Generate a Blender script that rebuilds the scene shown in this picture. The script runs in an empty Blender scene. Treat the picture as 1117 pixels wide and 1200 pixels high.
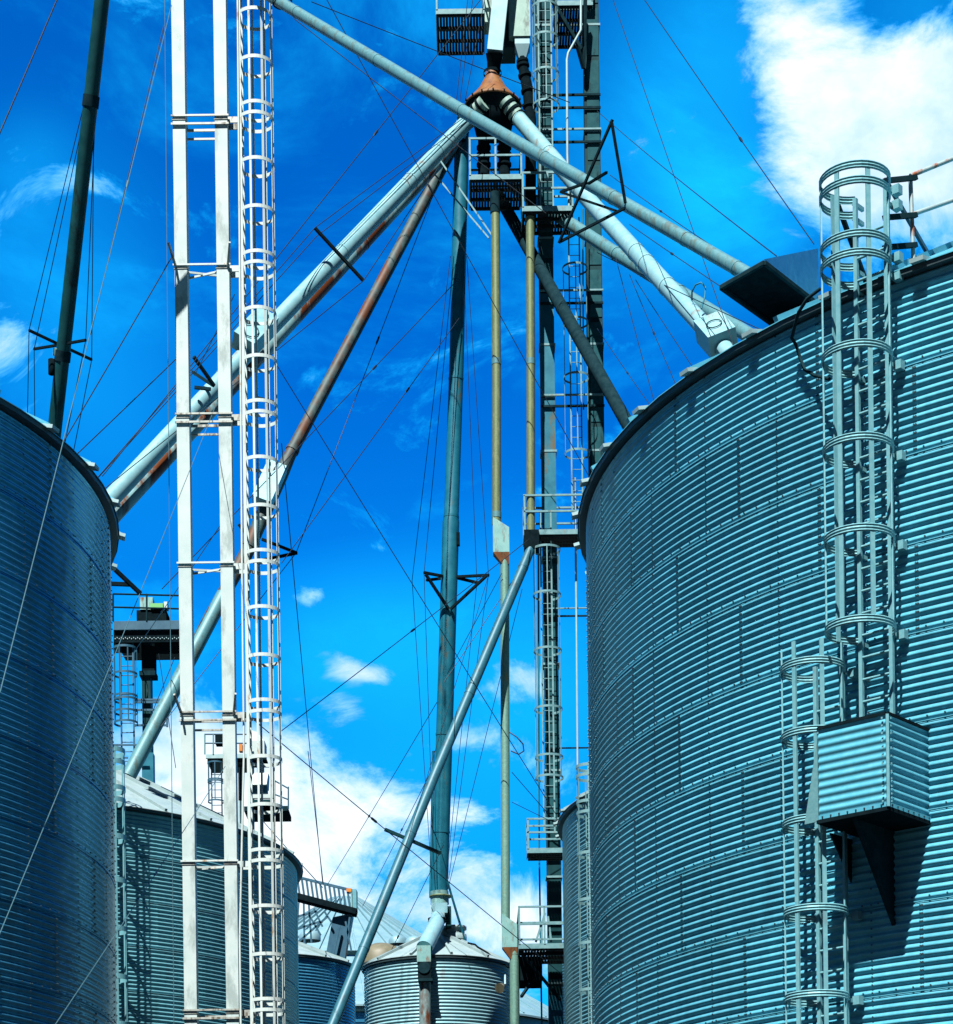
import bpy, math, random
from mathutils import Vector, Matrix
random.seed(7)
S = bpy.context.scene
COL = S.collection

# ------------------------------------------------------------------ camera
F, CX, YH, ROLL = 2527.0, 558.5, 1583.0, 0.013        # photo pixels: focal length, principal point, roll
EYE = 1.7
cam = bpy.data.cameras.new('camera')
camo = bpy.data.objects.new('camera', cam); COL.objects.link(camo)
camo.matrix_world = Matrix.Translation((0, 0, EYE)) @ Matrix.Rotation(math.pi/2, 4, 'X') @ Matrix.Rotation(-math.asin(ROLL), 4, 'Z')
cam.sensor_fit = 'HORIZONTAL'; cam.sensor_width = 36.0
cam.lens = 36.0*F/1117.0
cam.shift_x = 0.0; cam.shift_y = (YH-600.0)/1117.0     # a shift lens: level camera, verticals kept parallel
cam.clip_end = 4000; cam.clip_start = 0.1
S.camera = camo
RC = math.sqrt(1-ROLL*ROLL)
def at(px, py, Y):
    """point at distance Y in front of the camera seen at photo pixel (px, py)"""
    u, v = px-CX, py-YH
    return Vector(((RC*u-ROLL*v)/F*Y, Y, EYE-(ROLL*u+RC*v)/F*Y))
def zat(px, py, Y): return at(px, py, Y).z
def xat(px, py, Y): return at(px, py, Y).x

# ------------------------------------------------------------------ sun, sky, exposure
SUN = Vector((-0.355, -0.995, 1.54)).normalized()
sl = bpy.data.lights.new('sun', 'SUN'); sl.energy = 5.0; sl.angle = math.radians(0.5); sl.color = (1.0, 0.965, 0.91)
so = bpy.data.objects.new('sun', sl); COL.objects.link(so)
so.rotation_euler = SUN.to_track_quat('Z', 'Y').to_euler()
S.view_settings.view_transform = 'Standard'; S.view_settings.look = 'None'
S.view_settings.exposure = 1.70; S.view_settings.gamma = 1.0

W = bpy.data.worlds.new("World"); S.world = W; W.use_nodes = True
def world_sky():
    nt = W.node_tree; N = nt.nodes; L = nt.links
    N.clear()
    out = N.new('ShaderNodeOutputWorld'); bg = N.new('ShaderNodeBackground')
    sky = N.new('ShaderNodeTexSky'); sky.sky_type = 'NISHITA'; sky.sun_disc = False
    sky.sun_elevation = math.asin(SUN.z); sky.sun_rotation = math.atan2(SUN.x, SUN.y)
    sky.altitude = 900; sky.air_density = 1.0; sky.dust_density = 0.3; sky.ozone_density = 3.0
    tc = N.new('ShaderNodeTexCoord')
    def vm(op, a, b=None, out_=0):
        n = N.new('ShaderNodeVectorMath'); n.operation = op
        for i, q in enumerate((a, b)):
            if q is None: continue
            if isinstance(q, (tuple, Vector)): n.inputs[i].default_value = q
            else: L.new(q, n.inputs[i])
        return n.outputs['Value'] if op in ('DOT_PRODUCT', 'LENGTH', 'DISTANCE') else n.outputs['Vector']
    def m(op, a, b=None, c=None, clamp=False):
        n = N.new('ShaderNodeMath'); n.operation = op; n.use_clamp = clamp
        for i, q in enumerate((a, b, c)):
            if q is None: continue
            if isinstance(q, (int, float)): n.inputs[i].default_value = q
            else: L.new(q, n.inputs[i])
        return n.outputs[0]
    def smooth(x, lo, hi, a=0., b=1.):
        n = N.new('ShaderNodeMapRange'); n.interpolation_type = 'SMOOTHSTEP'
        n.inputs[1].default_value = lo; n.inputs[2].default_value = hi; n.inputs[3].default_value = a; n.inputs[4].default_value = b
        L.new(x, n.inputs[0]); return n.outputs[0]
    def noise(scale, detail, rough, stretch=(1, 1, 1), off=(0, 0, 0), dist=0.):
        mp = N.new('ShaderNodeMapping'); mp.inputs['Scale'].default_value = stretch; mp.inputs['Location'].default_value = off
        L.new(D, mp.inputs['Vector'])
        n = N.new('ShaderNodeTexNoise'); n.inputs['Scale'].default_value = scale; n.inputs['Detail'].default_value = detail
        n.inputs['Roughness'].default_value = rough; n.inputs['Distortion'].default_value = dist
        L.new(mp.outputs['Vector'], n.inputs['Vector']); return n.outputs['Fac']
    def mix(fac, a, b, mode='MIX'):
        n = N.new('ShaderNodeMix'); n.data_type = 'RGBA'; n.blend_type = mode
        if isinstance(fac, float): n.inputs[0].default_value = fac
        else: L.new(fac, n.inputs[0])
        for i, q in ((6, a), (7, b)):
            if isinstance(q, tuple): n.inputs[i].default_value = q
            else: L.new(q, n.inputs[i])
        return n.outputs[2]
    D = vm('NORMALIZE', tc.outputs['Generated'])
    # deep polarised blue: the Nishita sky, saturated
    hs = N.new('ShaderNodeHueSaturation'); hs.inputs['Saturation'].default_value = 1.5; hs.inputs['Value'].default_value = 1.0
    L.new(sky.outputs[0], hs.inputs['Color'])
    base = mix(1.0, hs.outputs[0], SKYTINT, 'MULTIPLY')
    # the unseen sky round the sun is darkened to deepen shadows, the northern half bright
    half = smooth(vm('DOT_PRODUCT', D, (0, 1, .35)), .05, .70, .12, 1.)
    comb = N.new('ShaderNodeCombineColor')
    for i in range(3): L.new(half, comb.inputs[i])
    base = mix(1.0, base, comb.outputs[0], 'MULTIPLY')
    # thin veil that turns the blue paler and more cyan in patches
    north = smooth(vm('DOT_PRODUCT', D, (0, 1, 0)), .1, .7)      # the thin cloud lies over the northern sky only
    veil = m('MULTIPLY', smooth(noise(6, 8, .64, (1, 1, 1.9), (3.1, 1, 2), .4), .42, .70), .60)
    veil = m('MULTIPLY', veil, north)
    low = smooth(vm('DOT_PRODUCT', D, (0, 0, 1)), .20, .42, 1., 0.)
    veil = m('MAXIMUM', veil, m('MULTIPLY', m('MULTIPLY', low, north), m('ADD', .38, m('MULTIPLY', veil, .8))))
    spots = None
    def spot(px, py, rpx, amp, sx=1., sy=1.):
        nonlocal spots
        c = at(px, py, 1.0)-Vector((0, 0, EYE)); c.normalize()
        r = rpx/F*c.y
        d = vm('SUBTRACT', D, tuple(c)); d = vm('MULTIPLY', d, (1/sx, 1/((sx+sy)/2), 1/sy))
        g = m('MULTIPLY', smooth(vm('LENGTH', d), 0.0, r*2, 1., 0.), amp)
        spots = g if spots is None else m('ADD', spots, g)
    for a in VEILS: spot(*a)
    veil = m('MAXIMUM', veil, m('MULTIPLY', spots, m('ADD', .55, m('MULTIPLY', veil, .9))))
    spots = None
    for a in CLOUDS: spot(*a)
    fine = noise(13, 12, .66, (1, 1, 1.6), (.4, 2.7, 5.3), .5)
    big = noise(5.2, 5, .55, (1, 1, 1.7), (6.2, .3, 1.1), .2)
    field = m('ADD', m('MULTIPLY', m('SUBTRACT', fine, .5), 2.9), m('MULTIPLY', m('SUBTRACT', big, .5), 1.5))
    dens = m('ADD', m('SUBTRACT', field, .56), spots)
    cloud = m('MULTIPLY', smooth(dens, -.20, .52), .97)
    veil2 = m('MAXIMUM', veil, m('MULTIPLY', smooth(dens, -.40, .10), .8))
    c1 = mix(veil2, base, VEILCOL)
    shade = smooth(noise(11, 6, .6, (1, 1, 1.4), (2.2, 8.1, .7)), .40, .64)
    c2 = mix(cloud, c1, mix(shade, CLOUDCOL, (3.6, 5.4, 6.7, 1)))
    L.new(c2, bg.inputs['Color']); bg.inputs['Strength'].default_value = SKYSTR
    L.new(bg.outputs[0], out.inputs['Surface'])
SKYSTR = 0.05
SKYTINT = (0.0, .84, 1.26, 1)
VEILCOL = (0.05, 3.9, 8.6, 1)
CLOUDCOL = (6.9, 7.5, 7.7, 1)
#          px,   py,  radius, strength, stretch x, stretch z
VEILS = [(800, 170, 130, .65, 1, 1.2), (860, 60, 90, .5, 1, 1), (60, 340, 110, .55, 1, 1.2), (40, 190, 40, .3, 1, 1), (150, 520, 120, .35, 1, 1), (880, 260, 80, .5, 1, .8),
         (470, 900, 200, .6, 1.6, .8), (600, 740, 110, .45, 1.2, 1), (1080, 280, 70, .5, 1, .6), (400, 740, 80, .5, 1.3, .8), (1080, 40, 80, .5, 1, 1)]
CLOUDS = [(1000, 110, 115, .74, 1.1, .9), (1115, 190, 110, .80, 1.1, .8), (930, 20, 75, .54, 1, 1), (960, 170, 60, .30, 1.2, .7), (1090, 120, 70, .3, 1, 1), (900, 80, 60, .26, 1, 1),
          (10, 402, 46, .50, 1, .9), (40, 190, 50, .16, 1, 1),
          (362, 697, 20, .80, 1.6, .8), (384, 768, 18, .72, 1.6, .6), (418, 788, 20, .72, 1.8, .55), (408, 828, 20, .46, 1.4, .7),
          (395, 985, 75, .66, 1.5, .6), (470, 930, 50, .50, 1.5, .6), (350, 1030, 80, .60, 1.3, .7), (560, 985, 50, .50, 1.2, .7), (450, 1080, 60, .36, 1.6, .7),
          (570, 1060, 50, .54, 1.3, .7), (620, 800, 40, .46, 1.4, .7), (640, 1100, 60, .46, 1.2, .8), (170, 860, 70, .50, 1.2, 1), (280, 930, 60, .50, 1.2, 1),
          (560, 870, 40, .34, 1.6, .6), (640, 930, 45, .36, 1.2, .8), (350, 900, 45, .40, 1.4, .7)]
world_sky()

# ------------------------------------------------------------------ materials
ALB = .47       # all base colours darkened against the raised exposure, to deepen the shade
def material(name, c1, c2=None, rough=.45, metal=0., scale=6., c3=None, cover=.0, c3scale=3., bump=0., streak=False, spec=.25, stretch=(1, 1, 1)):
    """c1/c2 blotches; c3 = stains or rust covering about `cover` of the surface"""
    c1, c2, c3 = [q and tuple(v*ALB for v in q) for q in (c1, c2 or c1, c3)]
    M = bpy.data.materials.new(name); M.use_nodes = True
    nt = M.node_tree; N = nt.nodes; L = nt.links
    b = N['Principled BSDF']
    b.inputs['Roughness'].default_value = rough; b.inputs['Metallic'].default_value = metal
    b.inputs['Specular IOR Level'].default_value = spec
    tc = N.new('ShaderNodeTexCoord')
    mp = N.new('ShaderNodeMapping'); L.new(tc.outputs['Object'], mp.inputs['Vector'])
    mp.inputs['Scale'].default_value = (1, 1, .12) if streak else stretch
    n1 = N.new('ShaderNodeTexNoise'); n1.inputs['Scale'].default_value = scale; n1.inputs['Detail'].default_value = 6; n1.inputs['Roughness'].default_value = .65
    L.new(mp.outputs[0], n1.inputs['Vector'])
    r1 = N.new('ShaderNodeMapRange'); r1.inputs[1].default_value = .34; r1.inputs[2].default_value = .66; L.new(n1.outputs['Fac'], r1.inputs[0])
    mx = N.new('ShaderNodeMix'); mx.data_type = 'RGBA'
    mx.inputs[6].default_value = (*c1, 1); mx.inputs[7].default_value = (*(c2 or c1), 1)
    L.new(r1.outputs[0], mx.inputs[0]); colour = mx.outputs[2]
    if c3:
        n2 = N.new('ShaderNodeTexNoise'); n2.inputs['Scale'].default_value = c3scale; n2.inputs['Detail'].default_value = 8; n2.inputs['Roughness'].default_value = .7
        mp2 = N.new('ShaderNodeMapping'); mp2.inputs['Location'].default_value = (3.3, 7.1, 1.7); mp2.inputs['Scale'].default_value = (1, 1, .35)
        L.new(tc.outputs['Object'], mp2.inputs['Vector']); L.new(mp2.outputs[0], n2.inputs['Vector'])
        r2 = N.new('ShaderNodeMapRange'); t = .72-.44*cover
        r2.inputs[1].default_value = t-.05; r2.inputs[2].default_value = t+.06; L.new(n2.outputs['Fac'], r2.inputs[0])
        m2 = N.new('ShaderNodeMix'); m2.data_type = 'RGBA'; m2.inputs[7].default_value = (*c3, 1)
        L.new(colour, m2.inputs[6]); L.new(r2.outputs[0], m2.inputs[0]); colour = m2.outputs[2]
        if metal > 0:
            mm = N.new('ShaderNodeMapRange'); mm.inputs[3].default_value = metal; mm.inputs[4].default_value = 0.
            L.new(r2.outputs[0], mm.inputs[0]); L.new(mm.outputs[0], b.inputs['Metallic'])
    L.new(colour, b.inputs['Base Color'])
    rr = N.new('ShaderNodeMapRange'); rr.inputs[3].default_value = rough*.8; rr.inputs[4].default_value = min(1, rough*1.25)
    L.new(n1.outputs['Fac'], rr.inputs[0]); L.new(rr.outputs[0], b.inputs['Roughness'])
    if bump:
        bp = N.new('ShaderNodeBump'); bp.inputs['Strength'].default_value = bump; bp.inputs['Distance'].default_value = .02
        L.new(n1.outputs['Fac'], bp.inputs['Height']); L.new(bp.outputs[0], b.inputs['Normal'])
    return M
RUST = (.14, .038, .007)
M = dict(
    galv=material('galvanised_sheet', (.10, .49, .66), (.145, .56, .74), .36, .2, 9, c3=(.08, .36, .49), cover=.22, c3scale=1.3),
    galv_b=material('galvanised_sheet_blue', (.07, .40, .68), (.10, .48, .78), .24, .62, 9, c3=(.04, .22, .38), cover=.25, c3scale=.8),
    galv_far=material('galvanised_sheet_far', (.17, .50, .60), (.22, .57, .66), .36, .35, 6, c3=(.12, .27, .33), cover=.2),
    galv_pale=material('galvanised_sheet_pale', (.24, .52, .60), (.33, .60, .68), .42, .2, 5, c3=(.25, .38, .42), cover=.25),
    roof=material('roof_sheet', (.30, .44, .46), (.37, .50, .52), .5, .1, 3, c3=(.22, .30, .32), cover=.25, streak=True),
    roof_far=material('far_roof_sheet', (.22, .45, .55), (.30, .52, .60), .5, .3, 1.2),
    steel=material('ladder_steel', (.16, .46, .54), (.24, .54, .60), .38, .2, 12, c3=(.16, .30, .34), cover=.2),
    eave=material('eave_flashing', (.055, .10, .12), (.08, .14, .16), .5, .4, 7),
    tab=material('rib_end', (.34, .54, .58), (.42, .62, .64), .5, .1, 7),
    bolt=material('bolt_head', (.05, .10, .12), (.10, .17, .20), .45, .7, 20),
    white=material('white_paint', (.62, .73, .72), (.50, .65, .65), .5, 0, 2.2, c3=(.36, .46, .45), cover=.34, c3scale=2.4),
    white_r=material('white_paint_rusty', (.66, .77, .75), (.57, .71, .70), .5, 0, 4, c3=(.38, .24, .11), cover=.22, c3scale=7),
    bracket=material('bracket_steel', (.42, .46, .42), (.55, .60, .56), .5, .3, 6, c3=(.12, .10, .07), cover=.35, c3scale=5),
    pale=material('pale_pipe', (.22, .50, .57), (.31, .58, .64), .40, .1, 4, c3=(.25, .17, .10), cover=.20, c3scale=1.5),
    pale_rust=material('pale_pipe_rust', (.20, .42, .46), (.28, .50, .53), .42, .1, 4, c3=RUST, cover=.55, c3scale=1.1),
    grey=material('grey_pipe', (.08, .25, .29), (.12, .31, .35), .5, .1, 22, c3=(.09, .15, .14), cover=.34, c3scale=5),
    rustpipe=material('rusty_pipe', (.022, .036, .036), (.07, .15, .155), .6, 0, 3, c3=(.105, .032, .006), cover=.42, c3scale=1.5),
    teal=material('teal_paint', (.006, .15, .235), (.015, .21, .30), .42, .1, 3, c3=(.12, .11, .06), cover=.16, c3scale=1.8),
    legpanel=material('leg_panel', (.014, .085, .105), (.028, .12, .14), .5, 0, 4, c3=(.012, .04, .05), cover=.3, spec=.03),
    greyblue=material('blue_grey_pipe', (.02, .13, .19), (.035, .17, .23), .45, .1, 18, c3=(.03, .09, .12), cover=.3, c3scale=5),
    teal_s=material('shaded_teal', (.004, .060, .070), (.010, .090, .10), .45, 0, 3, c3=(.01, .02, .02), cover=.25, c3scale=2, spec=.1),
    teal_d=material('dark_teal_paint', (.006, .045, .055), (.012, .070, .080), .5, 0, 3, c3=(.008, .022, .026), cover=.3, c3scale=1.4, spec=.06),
    yellow=material('galvanised_olive', (.15, .22, .11), (.22, .29, .15), .5, .35, 24, c3=(.22, .27, .14), cover=.35, c3scale=9),
    olive=material('galvanised_olive_teal', (.16, .36, .30), (.24, .46, .38), .48, .35, 20, c3=(.34, .30, .10), cover=.25, c3scale=2.5),
    rustbox=material('rusty_box', (.20, .46, .46), (.28, .54, .52), .5, .2, 4, c3=(.19, .06, .012), cover=.34, c3scale=3.4),
    rustcone=material('rusty_cone', (.20, .062, .014), (.28, .13, .035), .6, 0, 4, c3=(.09, .045, .02), cover=.35, c3scale=3),
    black=material('black_steel', (.005, .012, .016), (.010, .022, .028), .6, 0, 6, spec=.0),
    beige=material('beige_vent', (.15, .15, .10), (.20, .19, .12), .5, 0, 3),
    dark=material('dark_steel', (.008, .028, .038), (.018, .048, .060), .6, 0, 6, spec=.0),
    deck=material('grating', (.014, .022, .025), (.028, .04, .044), .6, .1, 8, spec=.1),
    railing=material('railing_steel', (.13, .31, .35), (.21, .41, .44), .5, .1, 8, c3=(.26, .17, .07), cover=.18, c3scale=4),
    rustrail=material('rusty_rail', (.35, .52, .55), (.42, .56, .58), .5, .2, 6, c3=(.36, .10, .03), cover=.33, c3scale=4),
    box=material('head_box_paint', (.30, .50, .44), (.38, .58, .52), .45, .1, 3, c3=(.16, .24, .22), cover=.2),
    box_b=material('chute_paint', (.34, .60, .66), (.42, .66, .72), .45, .1, 3, c3=(.20, .32, .34), cover=.15),
    cable=material('cable', (.012, .022, .035), (.03, .045, .06), .45, .5, 20),
    cable_l=material('bright_cable', (.06, .16, .20), (.08, .19, .23), .5, .1, 20),
    orange=material('orange_paint', (.75, .26, .03), (.65, .20, .02), .5, 0, 4),
    green=material('green_paint', (.16, .55, .18), (.20, .60, .22), .5, 0, 4),
    bluepart=material('blue_truss', (.02, .10, .17), (.035, .14, .22), .5, 0, 3),
    ground=material('gravel', (.028, .028, .027), (.04, .039, .037), .9, 0, 3, c3=(.02, .02, .02), cover=.3, c3scale=.4, bump=.6),
)

def sheet_material(src, top, az0, sheet, ring):
    """a copy of a sheet material in which every wall sheet has its own tone, with dull runs down the wall and shallow dents"""
    m_ = src.copy(); m_.name = src.name+'_wall'
    nt = m_.node_tree; N = nt.nodes; L = nt.links; b = N['Principled BSDF']
    col = b.inputs['Base Color'].links[0].from_socket
    tc = N.new('ShaderNodeTexCoord'); sp = N.new('ShaderNodeSeparateXYZ'); L.new(tc.outputs['Object'], sp.inputs[0])
    def m(op, a, b_=None):
        n = N.new('ShaderNodeMath'); n.operation = op
        for i, q in enumerate((a, b_)):
            if q is None: continue
            if isinstance(q, (int, float)): n.inputs[i].default_value = q
            else: L.new(q, n.inputs[i])
        return n.outputs[0]
    az = m('ARCTAN2', sp.outputs[0], m('MULTIPLY', sp.outputs[1], -1.))
    k = m('FLOOR', m('DIVIDE', m('SUBTRACT', top, sp.outputs[2]), ring))
    odd = m('MODULO', k, 2.)
    j = m('FLOOR', m('SUBTRACT', m('DIVIDE', m('SUBTRACT', az, az0), sheet), m('MULTIPLY', odd, .5)))
    cv = N.new('ShaderNodeCombineXYZ'); L.new(j, cv.inputs[0]); L.new(k, cv.inputs[1])
    wn = N.new('ShaderNodeTexWhiteNoise'); wn.noise_dimensions = '2D'; L.new(cv.outputs[0], wn.inputs['Vector'])
    cs = N.new('ShaderNodeCombineXYZ'); L.new(m('MULTIPLY', az, 60.), cs.inputs[0]); L.new(m('MULTIPLY', sp.outputs[2], .9), cs.inputs[1])
    st = N.new('ShaderNodeTexNoise'); st.inputs['Scale'].default_value = 1.; st.inputs['Detail'].default_value = 5; L.new(cs.outputs[0], st.inputs['Vector'])
    v = m('ADD', m('MULTIPLY', wn.outputs[0], .24), m('ADD', m('MULTIPLY', st.outputs['Fac'], .50), .62))
    cc = N.new('ShaderNodeCombineColor')
    for i in range(3): L.new(v, cc.inputs[i])
    mx = N.new('ShaderNodeMix'); mx.data_type = 'RGBA'; mx.blend_type = 'MULTIPLY'; mx.inputs[0].default_value = 1.
    L.new(col, mx.inputs[6]); L.new(cc.outputs[0], mx.inputs[7]); L.new(mx.outputs[2], b.inputs['Base Color'])
    dn = N.new('ShaderNodeTexNoise'); dn.inputs['Scale'].default_value = 2.2; dn.inputs['Detail'].default_value = 3; L.new(tc.outputs['Object'], dn.inputs['Vector'])
    bp = N.new('ShaderNodeBump'); bp.inputs['Strength'].default_value = .35; bp.inputs['Distance'].default_value = .05
    L.new(dn.outputs['Fac'], bp.inputs['Height']); L.new(bp.outputs[0], b.inputs['Normal'])
    return m_

# ------------------------------------------------------------------ mesh helpers
Z3 = Vector((0, 0, 1))
class MB:
    def __init__(s): s.v = []; s.f = []; s.sm = []
    def add(s, vs, fs, smooth=False):
        o = len(s.v); s.v.extend([tuple(p) for p in vs]); s.f.extend([tuple(i+o for i in q) for q in fs]); s.sm.extend([smooth]*len(fs)); return s
    def tube(s, a, b, r, r2=None, n=14, caps=True): return s.path([a, b], [r, r if r2 is None else r2], n, caps)
    def path(s, pts, r, n=10, caps=True):
        pts = [Vector(p) for p in pts]; rs = r if isinstance(r, (list, tuple)) else [r]*len(pts)
        vs = []; fs = []; k = len(pts); prev = None
        for i, p in enumerate(pts):
            d = (pts[min(i+1, k-1)]-pts[max(i-1, 0)]).normalized()
            if prev is None:
                x = d.cross(Z3 if abs(d.z) < .9 else Vector((1, 0, 0))).normalized()
            else: x = (prev-d*prev.dot(d)).normalized()
            prev = x; y = d.cross(x)
            for j in range(n):
                t = 2*math.pi*j/n; vs.append(p+(x*math.cos(t)+y*math.sin(t))*rs[i])
        for i in range(k-1):
            for j in range(n):
                fs.append((i*n+j, i*n+(j+1) % n, (i+1)*n+(j+1) % n, (i+1)*n+j))
        s.add(vs, fs, True)
        if caps:
            s.add(vs[:n], [tuple(range(n))[::-1]]); s.add(vs[-n:], [tuple(range(n))])
        return s
    def hexa(s, c):          # 8 corners: bottom 4, top 4
        return s.add(c, [(3, 2, 1, 0), (4, 5, 6, 7), (0, 1, 5, 4), (1, 2, 6, 5), (2, 3, 7, 6), (3, 0, 4, 7)])
    def obox(s, c, x, y, z):  # centre and three half axes
        c = Vector(c)
        return s.hexa([c-x-y-z, c+x-y-z, c+x+y-z, c-x+y-z, c-x-y+z, c+x-y+z, c+x+y+z, c-x+y+z])
    def box(s, x0, x1, y0, y1, z0, z1):
        return s.hexa([(x0, y0, z0), (x1, y0, z0), (x1, y1, z0), (x0, y1, z0), (x0, y0, z1), (x1, y0, z1), (x1, y1, z1), (x0, y1, z1)])
    def beam(s, a, b, w, h, up=Z3):
        a = Vector(a); b = Vector(b); d = b-a; l = d.length; d.normalize()
        x = d.cross(up)
        if x.length < .05: x = d.cross(Vector((0, 1, 0)))
        x.normalize(); y = x.cross(d)
        return s.obox((a+b)/2, d*l/2, x*w/2, y*h/2)
    def lathe(s, c, prof, n=24, smooth=True, a0=0., a1=2*math.pi):
        c = Vector(c); full = abs(a1-a0-2*math.pi) < 1e-6; m = n if full else n+1
        vs = []; fs = []
        for r, z in prof:
            for j in range(m):
                t = a0+(a1-a0)*j/n; vs.append(c+Vector((r*math.sin(t), -r*math.cos(t), z)))
        for i in range(len(prof)-1):
            for j in range(n):
                k = (j+1) % m; fs.append((i*m+j, i*m+k, (i+1)*m+k, (i+1)*m+j))
        return s.add(vs, fs, smooth)
    def mesh(s, name, mat, org):
        me = bpy.data.meshes.new(name)
        o = Vector(org)
        me.from_pydata([(p[0]-o.x, p[1]-o.y, p[2]-o.z) for p in s.v], [], s.f)
        me.polygons.foreach_set('use_smooth', s.sm); me.materials.append(mat); me.update()
        return me
ORG = {}
def tag(o, label, cat, group=None, kind=None):
    if label: o['label'] = label
    if cat: o['category'] = cat
    if group: o['group'] = group
    if kind: o['kind'] = kind
    return o
def thing(name, label, cat, loc, group=None):
    o = bpy.data.objects.new(name, None); COL.objects.link(o); o.location = loc; o.empty_display_size = .3
    ORG[o] = Vector(loc); return tag(o, label, cat, group)
def part(mb, name, mat, parent, label=None):
    og = ORG[parent]
    o = bpy.data.objects.new(name, mb.mesh(name, mat, og)); COL.objects.link(o); o.parent = parent
    ORG[o] = og
    if label: o['label'] = label
    return o
def copy_part(src, off, parent=None):
    o = src.copy(); COL.objects.link(o); o.parent = parent or src.parent
    o.location = src.location+Vector(off); ORG[o] = ORG[src]; return o
def solo(mb, name, mat, label, cat, group=None, kind=None):
    og = Vector(mb.v[0]) if kind != 'structure' else Vector((0, 0, 0))
    o = bpy.data.objects.new(name, mb.mesh(name, mat, og)); COL.objects.link(o); o.location = og; ORG[o] = og
    return tag(o, label, cat, group, kind)

# ------------------------------------------------------------------ ground
g = MB(); g.add([(-1500, -1500, 0), (1500, -1500, 0), (1500, 1500, 0), (-1500, 1500, 0)], [(0, 1, 2, 3)])
o = solo(g, 'ground', M['ground'], 'grey gravel yard between the grain bins', 'ground', kind='structure')

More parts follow.
